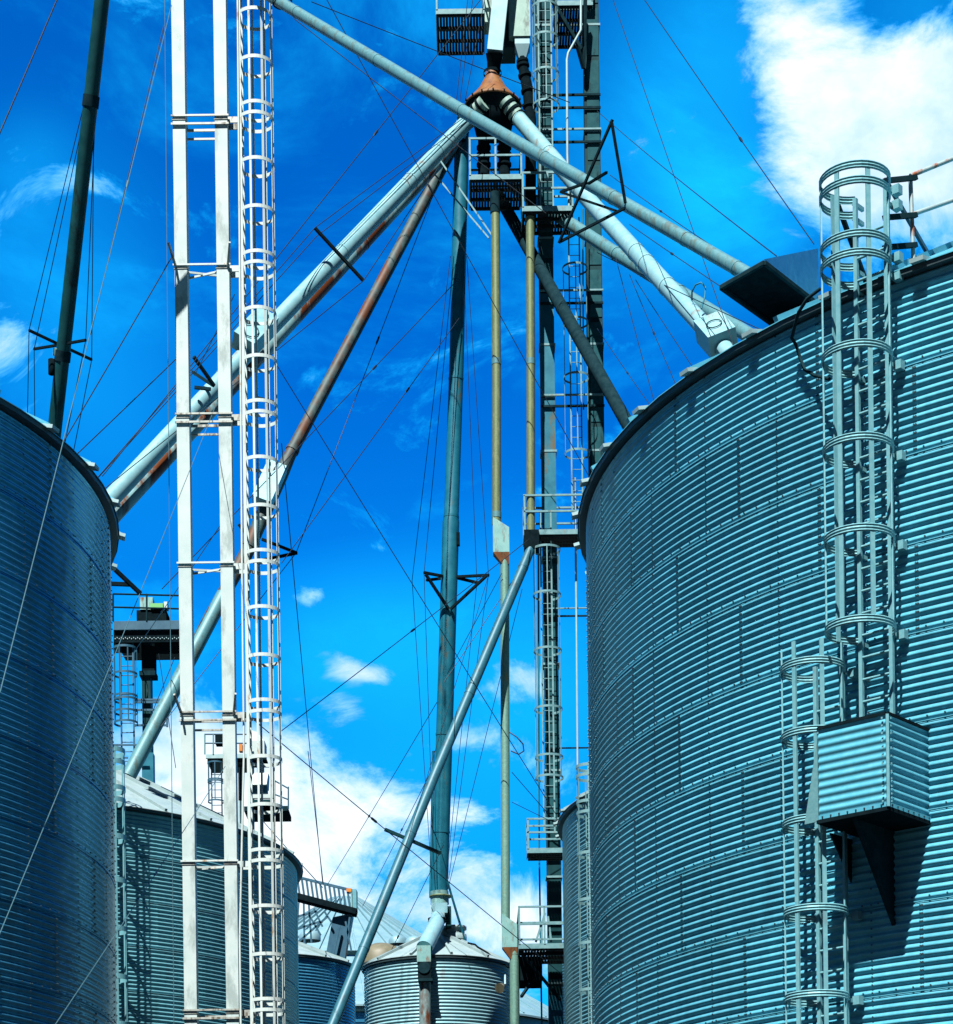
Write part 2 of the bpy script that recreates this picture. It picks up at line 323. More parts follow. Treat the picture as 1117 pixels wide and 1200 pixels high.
# ------------------------------------------------------------------ grain bins
RING, PITCH, AMP = 1.118, 1.118/11, .0195
def cyl_hit(px, py, C, R):
    d = at(px, py, 1.0); a = d.x
    A = 1+a*a; B = -2*(a*C[0]+C[1]); K = C[0]**2+C[1]**2-R*R
    Y = (-B-math.sqrt(max(0, B*B-4*A*K)))/(2*A)
    return at(px, py, Y)
def az_of(px, py, C, R):
    p = cyl_hit(px, py, C, R); return math.atan2(p.x-C[0], -(p.y-C[1]))
def nrm(a): return Vector((math.sin(a), -math.cos(a), 0))
def tng(a): return Vector((math.cos(a), math.sin(a), 0))
def grain_bin(label, C, R, top, slope, vis, mat, zlow, seam_az=None, sheet=None, tabs=0, tab_az=0., step=1.5, bolts=True, over=.13, roofmat='roof', cap=True, sub=8, lip=True, rings=None, amp=AMP, ribs=36, top_r=.5):
    """corrugated wall, roof cone, eave, laps and bolts. vis = (az0, az1) in degrees: the side that is finely meshed"""
    c = Vector((C[0], C[1], 0))
    root = thing('grain_bin', label, 'grain bin', c)
    az = []; a = vis[0]
    while a < vis[1]: az.append(a); a += step
    a = vis[1]
    while a < vis[0]+360-.01: az.append(a); a += 6
    az = [math.radians(q) for q in az]; n = len(az)
    zs = []
    k = 0
    nz = int(round((top)/PITCH))
    z = top
    while z > 0:
        zs.append(z)
        z -= PITCH/(sub if z > zlow else 2)
    zs.append(0.)
    def prof(z): return R+amp*math.cos(2*math.pi*(top-z)/PITCH+math.pi)
    vs = []; fs = []
    sc = [(math.sin(q), -math.cos(q)) for q in az]
    for z in zs:
        r = prof(z) if z > 0 else R
        vs += [(C[0]+r*x, C[1]+r*y, z) for x, y in sc]
    for i in range(len(zs)-1):
        for j in range(n):
            k = (j+1) % n; fs.append((i*n+j, (i+1)*n+j, (i+1)*n+k, i*n+k))
    if seam_az is not None: mat = sheet_material(mat, top, seam_az, sheet or 2.86/R, RING)
    mb = MB(); mb.add(vs, fs, True); wall = part(mb, 'wall', mat, root)
    v0, v1 = math.radians(vis[0]), math.radians(vis[1])
    nring = int((top-zlow)/RING)+1
    if lip:
        mb = MB()
        for k in range(1, nring+1):
            z = top-k*RING; e = R+amp
            mb = MB(); mb.lathe((C[0], C[1], z), [(e-.014, .010), (e+.003, .008), (e+.003, -.003), (e-.014, -.005)], max(24, int((vis[1]-vis[0])/1.5)), False, v0, v1)
            part(mb, 'ring_lap', mat, wall)
    if seam_az is not None:
        sw = sheet or 2.86/R
        mb = MB(); bb = MB()
        def bolt(a, z, r=.0135):
            p = c+nrm(a)*(R+amp*.95)+Vector((0, 0, z)); t = tng(a); nn = nrm(a)
            pts = []
            for q in (0, .012):
                for j in range(6):
                    w = j*math.pi/3; pts.append(p+nn*q+(t*math.cos(w)+Z3*math.sin(w))*r)
            bb.add(pts, [(0, 1, 7, 6), (1, 2, 8, 7), (2, 3, 9, 8), (3, 4, 10, 9), (4, 5, 11, 10), (5, 0, 6, 11), (6, 7, 8, 9, 10, 11)])
        for k in range(nring+1):
            z1 = top-k*RING; z0 = max(z1-RING, zlow-1)
            off = seam_az+(k % 2)*sw/2
            q = math.floor((v0-off)/sw)
            while off+q*sw < v1:
                a = off+q*sw; q += 1
                if a < v0: continue
                w = .035/R
                pv = []; pf = []; zz = z1
                while zz >= z0:
                    r = prof(zz)+.004
                    for aa in (a-w, a+w*.6): pv.append((C[0]+r*math.sin(aa), C[1]-r*math.cos(aa), zz))
                    r2 = r-.006
                    aa = a+w*.6; pv.append((C[0]+r2*math.sin(aa), C[1]-r2*math.cos(aa), zz))
                    zz -= PITCH/8
                m_ = len(pv)//3
                for i in range(m_-1):
                    pf.append((i*3, (i+1)*3, (i+1)*3+1, i*3+1)); pf.append((i*3+1, (i+1)*3+1, (i+1)*3+2, i*3+2))
                mb = MB(); mb.add(pv, pf, False); part(mb, 'sheet_lap', mat, wall)
                if bolts:
                    for i in range(11):
                        z = z1-(i+.5)*PITCH
                        for da in (-.021, .006): bolt(a+da/R, z)
                    for i in range(11):            # stiffener bolts half way across the sheet
                        if i % 2 == 0 or k % 2: bolt(a+sw/4, z1-(i+.5)*PITCH, .0115); bolt(a-sw/4, z1-(i+.5)*PITCH, .0115)
            if bolts and k:
                q = v0
                while q < v1:
                    bolt(q, z1+.055, .012); q += .24/R
        if bolts:
            b_ = part(bb, 'wall_bolts', M['bolt'], wall); b_['kind'] = 'stuff'
    # eave flashing and roof
    nseg = 72
    mb = MB(); mb.lathe((C[0], C[1], top), [(R-.03, -.02), (R+over, -.02), (R+over+.012, .05), (R+over-.03, .075), (R-.05, .10)], nseg, False)
    part(mb, 'eave', M['eave'], root)
    rise = R*slope
    mb = MB()
    r0 = R+over+.03; zr = top+.085-(over+.03)*slope*.4
    mb.lathe((C[0], C[1], 0), [(r0, zr-.012), (r0, zr), (top_r, top+.085+(R-top_r)*slope)], nseg, False)
    for i in range(ribs):
        a = tab_az+2*math.pi*i/ribs
        p0 = c+nrm(a)*(r0-.01)+Z3*(zr+.02); p1 = c+nrm(a)*(top_r+.05)+Z3*(top+.10+(R-top_r)*slope)
        mb.beam(p0, p1, .07, .11)
    rf = part(mb, 'roof', M[roofmat], root)
    if tabs:
        for i in range(tabs):
            a = tab_az+2*math.pi*i/tabs
            if not v0-.1 < (a-v0+.2) % (2*math.pi)+v0-.2 < v1+.1: continue
            p0 = c+nrm(a)*(r0+.09)+Z3*(zr-.005); p1 = c+nrm(a)*(r0-.35)+Z3*(zr+.10)
            mb = MB(); mb.beam(p0, p1, .19, .05); part(mb, 'rib_end', M['tab'], rf)
    if cap:
        zt = top+.085+(R-top_r)*slope
        mb = MB(); mb.lathe((C[0], C[1], zt), [(top_r+.04, -.03), (top_r+.04, .16), (top_r*.8, .22), (0.01, .32)], 20)
        part(mb, 'cap', M[roofmat], rf)
    return root
RB = (11.85, 34.62); RR = 9.89; RTOP = EYE+12.25+RING
LB = (-13.11, 32.76); LR = 7.59; LTOP = EYE+11.81+RING
BB = (-12.73, 59.76); BR = 7.89; BTOP = EYE+13.45
AB = (10.0, 55.4); AR = 7.6; ATOP = EYE+13.45
a_seam = az_of(793.7, 520, RB, RR)
a_tab = az_of(805, 447, RB, RR+.2)
grain_bin('huge corrugated steel bin filling the right side, box platform and caged ladders on its wall', RB, RR, RTOP, .577, (-105, 5), M['galv'], 5.2, seam_az=a_seam, tabs=48, tab_az=a_tab, step=1.0, roofmat='galv')
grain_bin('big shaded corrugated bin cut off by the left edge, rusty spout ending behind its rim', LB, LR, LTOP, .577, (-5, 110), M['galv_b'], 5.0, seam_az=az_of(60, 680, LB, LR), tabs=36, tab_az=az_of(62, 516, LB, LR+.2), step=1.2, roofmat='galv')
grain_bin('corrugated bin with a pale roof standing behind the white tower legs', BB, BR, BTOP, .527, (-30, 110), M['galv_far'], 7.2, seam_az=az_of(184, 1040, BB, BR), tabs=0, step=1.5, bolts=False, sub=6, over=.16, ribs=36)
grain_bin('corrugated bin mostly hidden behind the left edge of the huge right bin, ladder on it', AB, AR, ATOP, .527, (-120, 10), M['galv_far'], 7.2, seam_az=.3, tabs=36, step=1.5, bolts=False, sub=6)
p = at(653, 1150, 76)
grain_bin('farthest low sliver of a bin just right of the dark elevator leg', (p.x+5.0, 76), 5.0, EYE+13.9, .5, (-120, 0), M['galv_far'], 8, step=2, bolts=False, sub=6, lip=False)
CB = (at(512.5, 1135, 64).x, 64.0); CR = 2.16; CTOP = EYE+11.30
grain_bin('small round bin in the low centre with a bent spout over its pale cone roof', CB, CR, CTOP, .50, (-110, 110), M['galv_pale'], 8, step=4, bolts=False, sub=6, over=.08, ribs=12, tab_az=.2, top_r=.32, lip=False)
DB = (at(310, 1130, 72).x, 72.0)
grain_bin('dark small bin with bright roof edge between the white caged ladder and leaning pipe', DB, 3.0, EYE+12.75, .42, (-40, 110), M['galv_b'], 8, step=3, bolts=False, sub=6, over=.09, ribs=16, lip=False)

# far wide storage with a conical roof
GC = at(405, 1120, 125)
t = thing('storage_dome', 'far wide round store whose pale blue cone roof carries vents, beyond the centre bin', 'storage building', (GC.x, 125, 0))
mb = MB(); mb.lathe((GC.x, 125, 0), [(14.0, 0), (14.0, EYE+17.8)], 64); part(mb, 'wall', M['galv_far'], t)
mb = MB(); apex = EYE+26.2; ez = EYE+17.9
mb.lathe((GC.x, 125, 0), [(14.3, ez-.1), (14.3, ez), (.8, apex)], 64, False)
for i in range(48):
    a = 2*math.pi*i/48; q0 = Vector((GC.x, 125, 0))
    mb.beam(q0+nrm(a)*14.2+Z3*(ez+.06), q0+nrm(a)*.9+Z3*(apex+.03), .10, .12)
rf = part(mb, 'roof', M['roof_far'], t)
mb = MB(); rr_ = 8.6; mb.lathe((GC.x, 125, ez+(14.3-rr_)*(apex-ez)/13.5), [(rr_, .05), (rr_+.12, .05), (rr_+.12, .28), (rr_, .28)], 64, False); part(mb, 'walk_ring', M['dark'], rf)
for px, py, s in ((363, 1097, .55), (466, 1102, .45), (486, 1104, .5), (447, 1122, 1.2)):
    # hooded vents on the cone roof
    d = at(px, py, 1)-Vector((0, 0, EYE))
    Y = 111.
    for _ in range(40):
        q = at(px, py, Y); rr_ = math.hypot(q.x-GC.x, q.y-125); h = ez+(14.3-rr_)*(apex-ez)/13.5
        Y += (h-q.z)*-.6 if False else (q.z-h)*-.8
        Y = min(max(Y, 108), 125)
    q = at(px, py, Y)
    mb = MB(); mb.lathe((q.x, q.y, q.z-.25*s), [(s, -.2*s), (s, .3*s), (s*.75, .62*s), (s*.35, .8*s), (.02, .85*s)], 16)
    part(mb, 'roof_vent', M['beige'] if s > 1 else M['roof_far'], rf)

# ------------------------------------------------------------------ caged ladders
def caged_ladder(label, foot, out, z0, z1, width=.42, rung=.2795, hoops=(), strap_n=5, rad=.37, rung_r=.016, matn='steel', band=.085, zc0=None, zc1=None, ridged=True, rail=(.05, .05), group=None, strap_w=.05, ext=0., rungmat=None, offc=None, clips=False, arc=math.pi*1.06):
    """foot: point in the middle between the rails; out: unit vector away from the wall"""
    foot = Vector((foot[0], foot[1], 0)); out = Vector(out).normalized(); t = Vector((-out.y, out.x, 0))
    root = thing('caged_ladder', label, 'ladder', foot+Z3*z0, group)
    for sgn in (-1, 1):
        mb = MB(); mb.beam(foot+t*sgn*width/2+Z3*z0, foot+t*sgn*width/2+Z3*(z1+ext), rail[0], rail[1], up=out); part(mb, 'rail', M[matn], root)
    mb = MB(); mb.tube(foot-t*width/2+Z3*(z0+.1), foot+t*width/2+Z3*(z0+.1), rung_r, n=6); first = part(mb, 'rung', M[rungmat or matn], root)
    n = int((z1-z0-.15)/rung)
    for i in range(1, min(n, 99)): copy_part(first, (0, 0, i*rung))
    if clips:            # stand-off brackets back to the wall
        for h in hoops:
            mb = MB(); q = foot+t*(width/2+.03)+Z3*(h-.02)
            mb.beam(q, q-out*.23, .04, .05); mb.obox(q+t*.06-out*.12, t*.05, out*.05, Z3*.055); part(mb, 'wall_bracket', M[matn], root); mb = MB()
            q = foot-t*(width/2+.03)+Z3*(h-.02); mb.beam(q, q-out*.23, .04, .05); part(mb, 'wall_bracket', M[matn], root)
    if not len(hoops): return root
    hang = math.pi-math.asin(width/2/rad); cc = foot+out*math.sqrt(rad*rad-width*width/4)
    def hpt(a, r): return cc+(out*math.cos(a)+t*math.sin(a))*r
    ns = 28
    prof = [(-.5, 0), (-.36, .012), (-.2, .0), (0, .012), (.2, 0), (.36, .012), (.5, 0)] if ridged else [(-.5, 0), (.5, 0)]
    def hoop_mb(z):
        mb = MB(); vs = []; fs = []
        ang = [-hang+2*hang*i/ns for i in range(ns+1)]
        pts = [hpt(a, rad) for a in ang]
        nr = [(p-cc).normalized() for p in pts]
        m_ = len(prof)
        for p, q in zip(pts, nr):
            for hz, rr in prof: vs.append(p+q*rr+Z3*(z+hz*band))
            for hz, rr in reversed(prof): vs.append(p+q*(rr-.007)+Z3*(z+hz*band))
        k = 2*m_
        for i in range(len(pts)-1):
            for j in range(k): fs.append((i*k+j, i*k+(j+1) % k, (i+1)*k+(j+1) % k, (i+1)*k+j))
        mb.add(vs, fs, False); return mb
    h0 = part(hoop_mb(hoops[0]), 'hoop', M[matn], root)
    for z in hoops[1:]: copy_part(h0, (0, 0, z-hoops[0]))
    zc0 = min(hoops) if zc0 is None else zc0; zc1 = max(hoops) if zc1 is None else zc1
    for i in range(strap_n):
        a = -hang*.72+hang*1.44*i/(strap_n-1)
        p = hpt(a, rad-.012); o_ = (p-cc).normalized()
        mb = MB(); mb.beam(p+Z3*zc0, p+Z3*zc1, strap_w, .012 if not ridged else .02, up=o_); part(mb, 'cage_strap', M[matn], root)
    return root
def on_bin(px, py, C, R, off):
    p = cyl_hit(px, py, C, R+off); n_ = Vector((p.x-C[0], p.y-C[1], 0)).normalized(); return p, n_
# upper ladder of the right bin
pu, nu = on_bin(1028, 832, RB, RR, .22)
hz = [zat(1008, y, 26.6) for y in (204, 222, 284, 306, 412, 520, 626, 732)]
caged_ladder('upper caged ladder reaching above the eave of the huge right bin over the box platform', pu, nu, zat(1029, 905, 27), hz[0]+.02, hoops=hz, zc0=hz[-1]-.03, zc1=hz[0]+.03, strap_n=5, clips=True, width=.44, strap_w=.06, rad=.43, band=.10, rail=(.05, .05), rung_r=.018)
# lower ladder
pl, nl = on_bin(972, 830, RB, RR, .22)
hl = [zat(952, y, 27.0) for y in (775, 856, 959, 1064, 1165, 1268)]
caged_ladder('lower caged ladder on the huge right bin, left of the corrugated box platform', pl, nl, zat(970, 1400, 27), hl[0]+.15, hoops=hl, zc0=hl[-1], zc1=zat(945, 750, 27), strap_n=5, clips=True, width=.42, strap_w=.055, rad=.40, band=.095, rail=(.05, .05), rung_r=.018)

# stand-off clips of the two big ladders are part of the bin side; small brackets
t = thing('corrugated_platform', 'corrugated box platform with a black underside, fixed to the huge right bin beside its ladders', 'platform', (5.4, 26.5, 8.2))
an = math.radians(-41.0); bn = nrm(an); bt = tng(an)
FR = at(1040, 945, 26.105); zb = FR.z; zt = zat(1040, 838, 26.105); FRx = Vector((FR.x, FR.y, 0))
LW, WD = .95, 1.02
def corr_panel(p, d, l, out, z0, z1):
    """vertical panel with horizontal corrugations; p foot, d along, out outward"""
    mb = MB(); vs = []; fs = []; k = 0; z = z0
    n = int((z1-z0)/PITCH*8)
    for i in range(n+1):
        z = z0+(z1-z0)*i/n; q = .011*math.cos(2*math.pi*(z-z0)/PITCH)
        for s in (0, l): vs.append(p+d*s+out*(q+.012)+Z3*z)
        for s in (0, l): vs.append(p+d*s+out*(q+.006)+Z3*z)
    fs = [(i*4, i*4+1, i*4+5, i*4+4) for i in range(n)]; mb.add(vs, fs, True)
    mb.add(vs, [(i*4+3, i*4+2, i*4+6, i*4+7) for i in range(n)], True)
    mb.add(vs, [(i*4+2, i*4, i*4+4, i*4+6) for i in range(n)]+[(i*4+1, i*4+3, i*4+7, i*4+5) for i in range(n)]); return mb
part(corr_panel(FRx-bt*LW, bt, LW, bn, zb, zt), 'front_panel', M['galv'], t)
part(corr_panel(FRx, -bn, WD, bt, zb, zt), 'side_panel', M['galv'], t)
part(corr_panel(FRx-bt*LW-bn*WD, bn, WD, -bt, zb, zt), 'side_panel', M['galv'], t)
mb = MB(); mb.obox(FRx-bt*LW/2-bn*WD/2+Z3*(zb-.03), bt*(LW/2+.03), bn*(WD/2+.03), Z3*.022); dk = part(mb, 'deck', M['black'], t)
mb = MB()
for s0, s1 in ((FRx-bt*LW, FRx), (FRx, FRx-bn*WD), (FRx-bt*LW-bn*WD, FRx-bt*LW)):
    mb.beam(s0+Z3*(zt+.02), s1+Z3*(zt+.02), .06, .04)
part(mb, 'top_trim', M['black'], t)
mb = MB(); mb.beam(FRx+Z3*(zb-.01)+bn*.03+bt*.03, FRx+Z3*(zt)+bn*.03+bt*.03, .035, .035)
for i in range(12):
    mb.obox(FRx+bn*.05-bt*.03+Z3*(zb+.06+i*PITCH*.9), bt*.011, bn*.006, Z3*.011); mb.obox(FRx+bt*.05-bn*.03+Z3*(zb+.06+i*PITCH*.9), bt*.006, bn*.011, Z3*.011)
part(mb, 'corner_angle', M['steel'], t)
for s0, s1, o_ in ((FRx-bt*LW, FRx, bn), (FRx, FRx-bn*WD, bt)):
    mb = MB(); mb.beam(s0+o_*.028+Z3*(zb+.02), s1+o_*.028+Z3*(zb+.02), .008, .05); lt = part(mb, 'lower_angle', M['galv'], t)
    for i in range(8):
        q = s0.lerp(s1, (i+.5)/8)+o_*.034+Z3*(zb+.02); mb = MB(); mb.obox(q, bt*.009, bn*.009, Z3*.009); part(mb, 'bolt', M['bolt'], lt)
mb = MB()    # kick flap on the left of the front
q0 = FRx-bt*(LW+.01)+bn*.02
mb.add([q0+Z3*(zt-.10), q0+Z3*(zb-.02), q0-bt*.17+bn*.05+Z3*(zb-.04), q0+Z3*(zt-.10)-bn*.02, q0+Z3*(zb-.02)-bn*.02, q0-bt*.17+bn*.03+Z3*(zb-.04)], [(0, 1, 2), (5, 4, 3), (0, 3, 4, 1), (1, 4, 5, 2), (2, 5, 3, 0)])
part(mb, 'side_flap', M['grey'], t)
gy = FRx-bt*LW*.52
for sft in (.0, -.62):
    mb = MB(); g0 = gy+bt*(sft if sft else 0); w_ = bt*.012
    a_ = g0-bn*.05+Z3*(zb-.05); b__ = g0-bn*(WD-.0)+Z3*(zb-.05); c_ = g0-bn*(WD-.02)+Z3*(zb-1.25)
    if sft: a_ = g0-bn*.5+Z3*(zb-.05); c_ = g0-bn*(WD-.02)+Z3*(zb-.6)
    mb.add([a_-w_, b__-w_, c_-w_, a_+w_, b__+w_, c_+w_], [(0, 1, 2), (5, 4, 3), (0, 3, 4, 1), (1, 4, 5, 2), (2, 5, 3, 0)])
    if not sft: mb.beam(a_+Z3*.02, c_, .05, .03)
    part(mb, 'gusset', M['dark'], t)

# hood over the eave of the right bin
A_, B_, C_, D_ = [at(x, y, 14.55*F/(YH-y-ROLL*(x-CX))) for x, y in ((845, 337), (896, 308), (960, 358), (911, 384))]
up = Z3*.80
t = thing('spout_hood', 'black bottomed wedge hood at the eave of the huge right bin where a spout ends', 'hood', A_)
mb = MB(); mb.add([A_, B_, C_, D_, A_+Z3*.05, B_+Z3*.05, C_+up, D_+up], [(3, 2, 6, 7), (0, 1, 5, 4), (1, 2, 6, 5), (3, 0, 4, 7), (4, 5, 6, 7)])
part(mb, 'hood_shell', M['galv_b'], t)
mb = MB(); nA = (B_-A_).normalized(); nB = (D_-A_).normalized()
ins = [A_+nA*.03+nB*.03, B_-nA*.03+nB*.03, C_-nA*.03-nB*.03, D_+nA*.03-nB*.03]
mb.hexa([q+Z3*.012 for q in ins]+[q+Z3*.03 for q in ins]); part(mb, 'bottom_screen', M['black'], t)
mb = MB()
for q0, q1 in ((A_, B_), (B_, C_), (C_, D_), (D_, A_)): mb.beam(q0, q1, .05, .05)
part(mb, 'rim', M['dark'], t)
mb = MB()
for q in (C_, D_): mb.beam(q+Z3*.1, q+nB*.7+Z3*.15, .06, .06)
part(mb, 'mount', M['dark'], t)

# conduit hanging at the right bin
pts = [at(962, 338, 27.2), at(946, 350, 27.3), at(936, 366, 27.5), at(931, 384, 27.75), at(928, 396, 27.85), at(933, 404, 28.0), at(938, 420, 28.0), at(943, 433, 27.95), at(955, 440, 27.75), at(972, 444, 27.3)]
mb = MB(); mb.path(pts, .022, 8); solo(mb, 'conduit', M['dark'], 'black conduit looping down over the eave of the huge right bin left of its ladder', 'conduit')

# roof railing at the top right
t = thing('roof_railing', 'rust streaked guard rail climbing the roof edge at the upper right', 'railing', at(1070, 300, 27.3))
mb = MB(); mb.tube(at(1067, 207, 27.4), at(1071, 318, 27.4), .028); part(mb, 'post', M['rustrail'], t)
mb = MB(); mb.tube(at(1067, 206, 27.4), at(1330, 100, 29), .028); part(mb, 'rail', M['rustrail'], t)
mb = MB(); mb.tube(at(1070, 251, 27.4), at(1330, 160, 29), .028); part(mb, 'rail', M['rustrail'], t)
for y0, y1 in ((211, 208), (254, 252), (289, 287)):
    mb = MB(); mb.beam(at(1036, y0+1, 27.0), at(1074, y1, 27.4), .05, .06); part(mb, 'bracket', M['dark'], t)
mb = MB(); mb.beam(at(1041, 216, 27.1), at(1092, 305, 27.9), .04, .05); part(mb, 'brace', M['bluepart'], t)
mb = MB(); mb.beam(at(982, 240, 27.3), at(1015, 330, 28.0), .05, .06); part(mb, 'brace', M['dark'], t)
mb = MB(); mb.beam(at(1205, 160, 28.2), at(1209, 275, 28.2), .05, .05); part(mb, 'post', M['rustrail'], t)

# ------------------------------------------------------------------ pipes
def pipe(label, pts, r, mat, collars=(), collar_mat=None, name='spout_pipe', cat='pipe', cl=.10, cr=1.18, n=20, group=None, mats=None):
    P = [at(*q) for q in pts]
    t = thing(name, label, cat, P[-1], group)
    rs = r if isinstance(r, (list, tuple)) else [r]*len(P)
    mb = MB(); mb.path(P, rs, n); part(mb, 'pipe', M[mat], t)
    for c in collars:
        i, f = c; p = P[i].lerp(P[i+1], f); d = (P[i+1]-P[i]).normalized(); rr = rs[i]*(1-f)+rs[i+1]*f
        mb = MB(); mb.path([p-d*cl/2, p+d*cl/2], rr*cr, n); part(mb, 'collar', M[collar_mat or mat], t)
    return t, P
EY = 62.0
# S1 grey spout crossing in front of everything
s1, P1 = pipe('long grey spout crossing from the white ladder top to the hood on the right bin', [(270, -32, 45), (552, 136, 36.5), (905, 338, 30.2)], [.105, .102, .098], 'grey', [(0, .32), (0, .66), (0, .97), (1, .28), (1, .52), (1, .75), (1, .9)], cr=1.06, cl=.06)
mb = MB(); mb.lathe(at(331, 3, 43), [(.2, -.03), (.2, .03)], 14); part(mb, 'hanger', M['dark'], s1)
# S2 pair of big pale spouts to the left
s2, P2 = pipe('thick pale spout from the rusty cone down left behind the white legs, upper of two', [(567, 124, 61.6), (553, 137, 61.3), (300, 402, 56), (95, 622, 52)], [.18, .21, .215, .22], 'pale', [(1, .015), (1, .3), (1, .62), (2, .2), (2, .42)], cr=1.05, cl=.05)
c0 = at(298, 395, 55.9); d0 = (P2[2]-P2[1]).normalized(); sd = d0.cross(Vector((0, -1, 0))).normalized(); fw = sd.cross(d0)
mb = MB(); mb.obox(c0+fw*.15, d0*.62, sd*.30, fw*.26); bx = part(mb, 'valve_box', M['pale'], s2)
mb = MB(); q = c0+d0*.32+fw*.44; mb.path([q+(d0*math.cos(a*.5236)+sd*math.sin(a*.5236))*.22 for a in range(13)], .013, 6); part(mb, 'hand_ring', M['teal_s'], bx)
s2b, P2b = pipe('rust patched spout running just under the thick pale one down to the left bin rim', [(540, 160, 62.2), (300, 421, 56.7), (95, 646, 52.6)], .20, 'pale_rust', [(0, .5), (1, .45)], cr=1.05, cl=.06)
# S3 rusty spout
s3, P3 = pipe('rust streaked spout from the distributor to the roof of the bin behind the white legs', [(528, 178, 62.4), (340, 533, 59.5), (329, 556, 59.4), (288, 650, 58.8), (246, 725, 58.2), (152, 908, 56.9)], [.16, .17, .21, .19, .185, .185], 'rustpipe', [(0, .985), (2, .9)], cr=1.12, cl=.1)
c0 = at(316, 571, 59.1); d0 = (P3[3]-P3[2]).normalized(); sd = d0.cross(Vector((0, -1, 0))).normalized(); fw = sd.cross(d0)
mb = MB(); mb.obox(c0+fw*.1, d0*.6, sd*.27, fw*.22); part(mb, 'valve_box', M['pale'], s3)
# lower stretch of S3 in cleaner blue paint: a sleeve
mb = MB(); mb.path([at(262, 697, 58.4), at(150, 911, 56.85)], .197, 20); part(mb, 'sleeve', M['grey'], s3)
# S4 teal spout (vertical)
s4, P4 = pipe('upright teal spout dropping from the distributor to the small centre bin', [(541.5, 150, 62.2), (535, 430, 62.4), (529, 606, 62.6), (528.5, 612, 62.6), (524, 760, 63), (515, 1046, 63.7)], [.205, .21, .215, .245, .245, .25], 'teal', [(1, .08), (2, .0), (4, .35), (4, .75)], cr=1.05, cl=.06)
mb = MB(); mb.path([at(520.5, 712, 63), at(518.5, 790, 63.1)], .05, 8); part(mb, 'conduit', M['teal_d'], s4)
mb = MB(); mb.path([at(508, 880, 63.3), at(504.5, 1050, 63.7)], .04, 8); part(mb, 'conduit', M['teal'], s4)
mb = MB(); mb.obox(at(537, 632, 62.5), Vector((.05, 0, 0)), Vector((0, .08, 0)), Z3*.18); part(mb, 'inspection_door', M['black'], s4)
# S5 pale spout to the right
s5, P5 = pipe('pale spout slanting right from the rusty cone to the huge right bin, ringed valve box', [(594, 122, 61.4), (607, 138, 61.0), (700, 246, 57), (836, 395, 50.5), (935, 508, 47)], [.18, .21, .21, .22, .22], 'pale', [(1, .4), (1, .8), (2, .36), (2, .45), (2, .63)], cr=1.06, cl=.10)
c0 = at(834, 397, 50.3); d0 = (P5[4]-P5[3]).normalized(); sd = d0.cross(Vector((0, -1, 0))).normalized(); fw = sd.cross(d0)
mb = MB(); mb.obox(c0-sd*.12+fw*.05, d0*.5, sd*.34, fw*.27); bx = part(mb, 'valve_box', M['pale'], s5)
mb = MB(); q = c0+d0*.05+fw*.35-sd*.1; mb.path([q+(d0*math.cos(a*.5236)+sd*math.sin(a*.5236))*.18 for a in range(13)], .013, 6); part(mb, 'hand_ring', M['teal_s'], bx)
mb = MB(); mb.path([at(811, 352, 51.4), at(811, 342, 51.3), at(815, 334, 51.2), at(822, 331, 51.2), at(827, 337, 51.1), at(826, 348, 51.0), at(822, 362, 50.8)], .02, 6); part(mb, 'handle', M['teal'], s5)
# S6, S7 behind
pipe('dark spout in shade slanting steeply down right behind the elevator legs', [(586, 232, 63.5), (742, 508, 56), (772, 561, 54.6)], .175, 'dark', [(0, .5)], cr=1.05)  # the spout's shade is put into its near-black base colour
pipe('blue grey spout crossing behind the pale ringed one to the right bin eave', [(602, 219, 64.2), (722, 297, 58.6), (760, 320, 57), (892, 402, 51), (960, 444, 48.5)], [.17, .17, .175, .175, .175], 'grey', [(1, .02), (2, .3), (2, .93)], cr=1.08)
# yellow pipes
def rusty_box(parent, px0, px1, py0, py1, Y, mat='rustbox'):
    a = at(px0, py0, Y); b = at(px1, py1, Y); y0, y1 = Y-.16, Y+.16
    w = b.x-a.x
    mb = MB(); mb.add([(a.x, y0, b.z+.12), (b.x, y0, b.z+.32*0+.12), (b.x, y1, b.z+.12), (a.x, y1, b.z+.12), (a.x, y0, a.z), (b.x, y0, a.z-.30), (b.x, y1, a.z-.30), (a.x, y1, a.z)],
                      [(3, 2, 1, 0), (4, 5, 6, 7), (0, 1, 5, 4), (1, 2, 6, 5), (2, 3, 7, 6), (3, 0, 4, 7)])
    o_ = part(mb, 'offset_box', M[mat], parent)
    mb = MB(); c_ = (a.x+b.x)/2
    mb.add([(a.x, y0, b.z+.118), (b.x, y0, b.z+.118), (b.x, y1, b.z+.118), (a.x, y1, b.z+.118), (b.x-.2, y0+.06, b.z-.2), (b.x-.02, y0+.06, b.z-.2), (b.x-.02, y1-.06, b.z-.2), (b.x-.2, y1-.06, b.z-.2)],
           [(0, 1, 2, 3), (7, 6, 5, 4), (4, 5, 1, 0), (5, 6, 2, 1), (6, 7, 3, 2), (7, 4, 0, 3)])
    part(mb, 'hopper', M['rustcone'], o_)
    return o_
y1_, Py = pipe('upper olive galvanised downpipe left of the elevator legs, ending in a rusty offset box', [(580.5, 232, 60.6), (582, 428, 60.6), (582, 615, 60.6)], .125, 'yellow', [(0, .98), (1, .94)], cr=1.07, cl=.16, collar_mat='grey', name='downpipe')
mb = MB(); mb.path([at(580.2, 226, 60.6), at(580.4, 250, 60.6)], .14, 16); part(mb, 'collar', M['dark'], y1_)
rusty_box(y1_, 577.5, 597, 608, 654, 60.6)
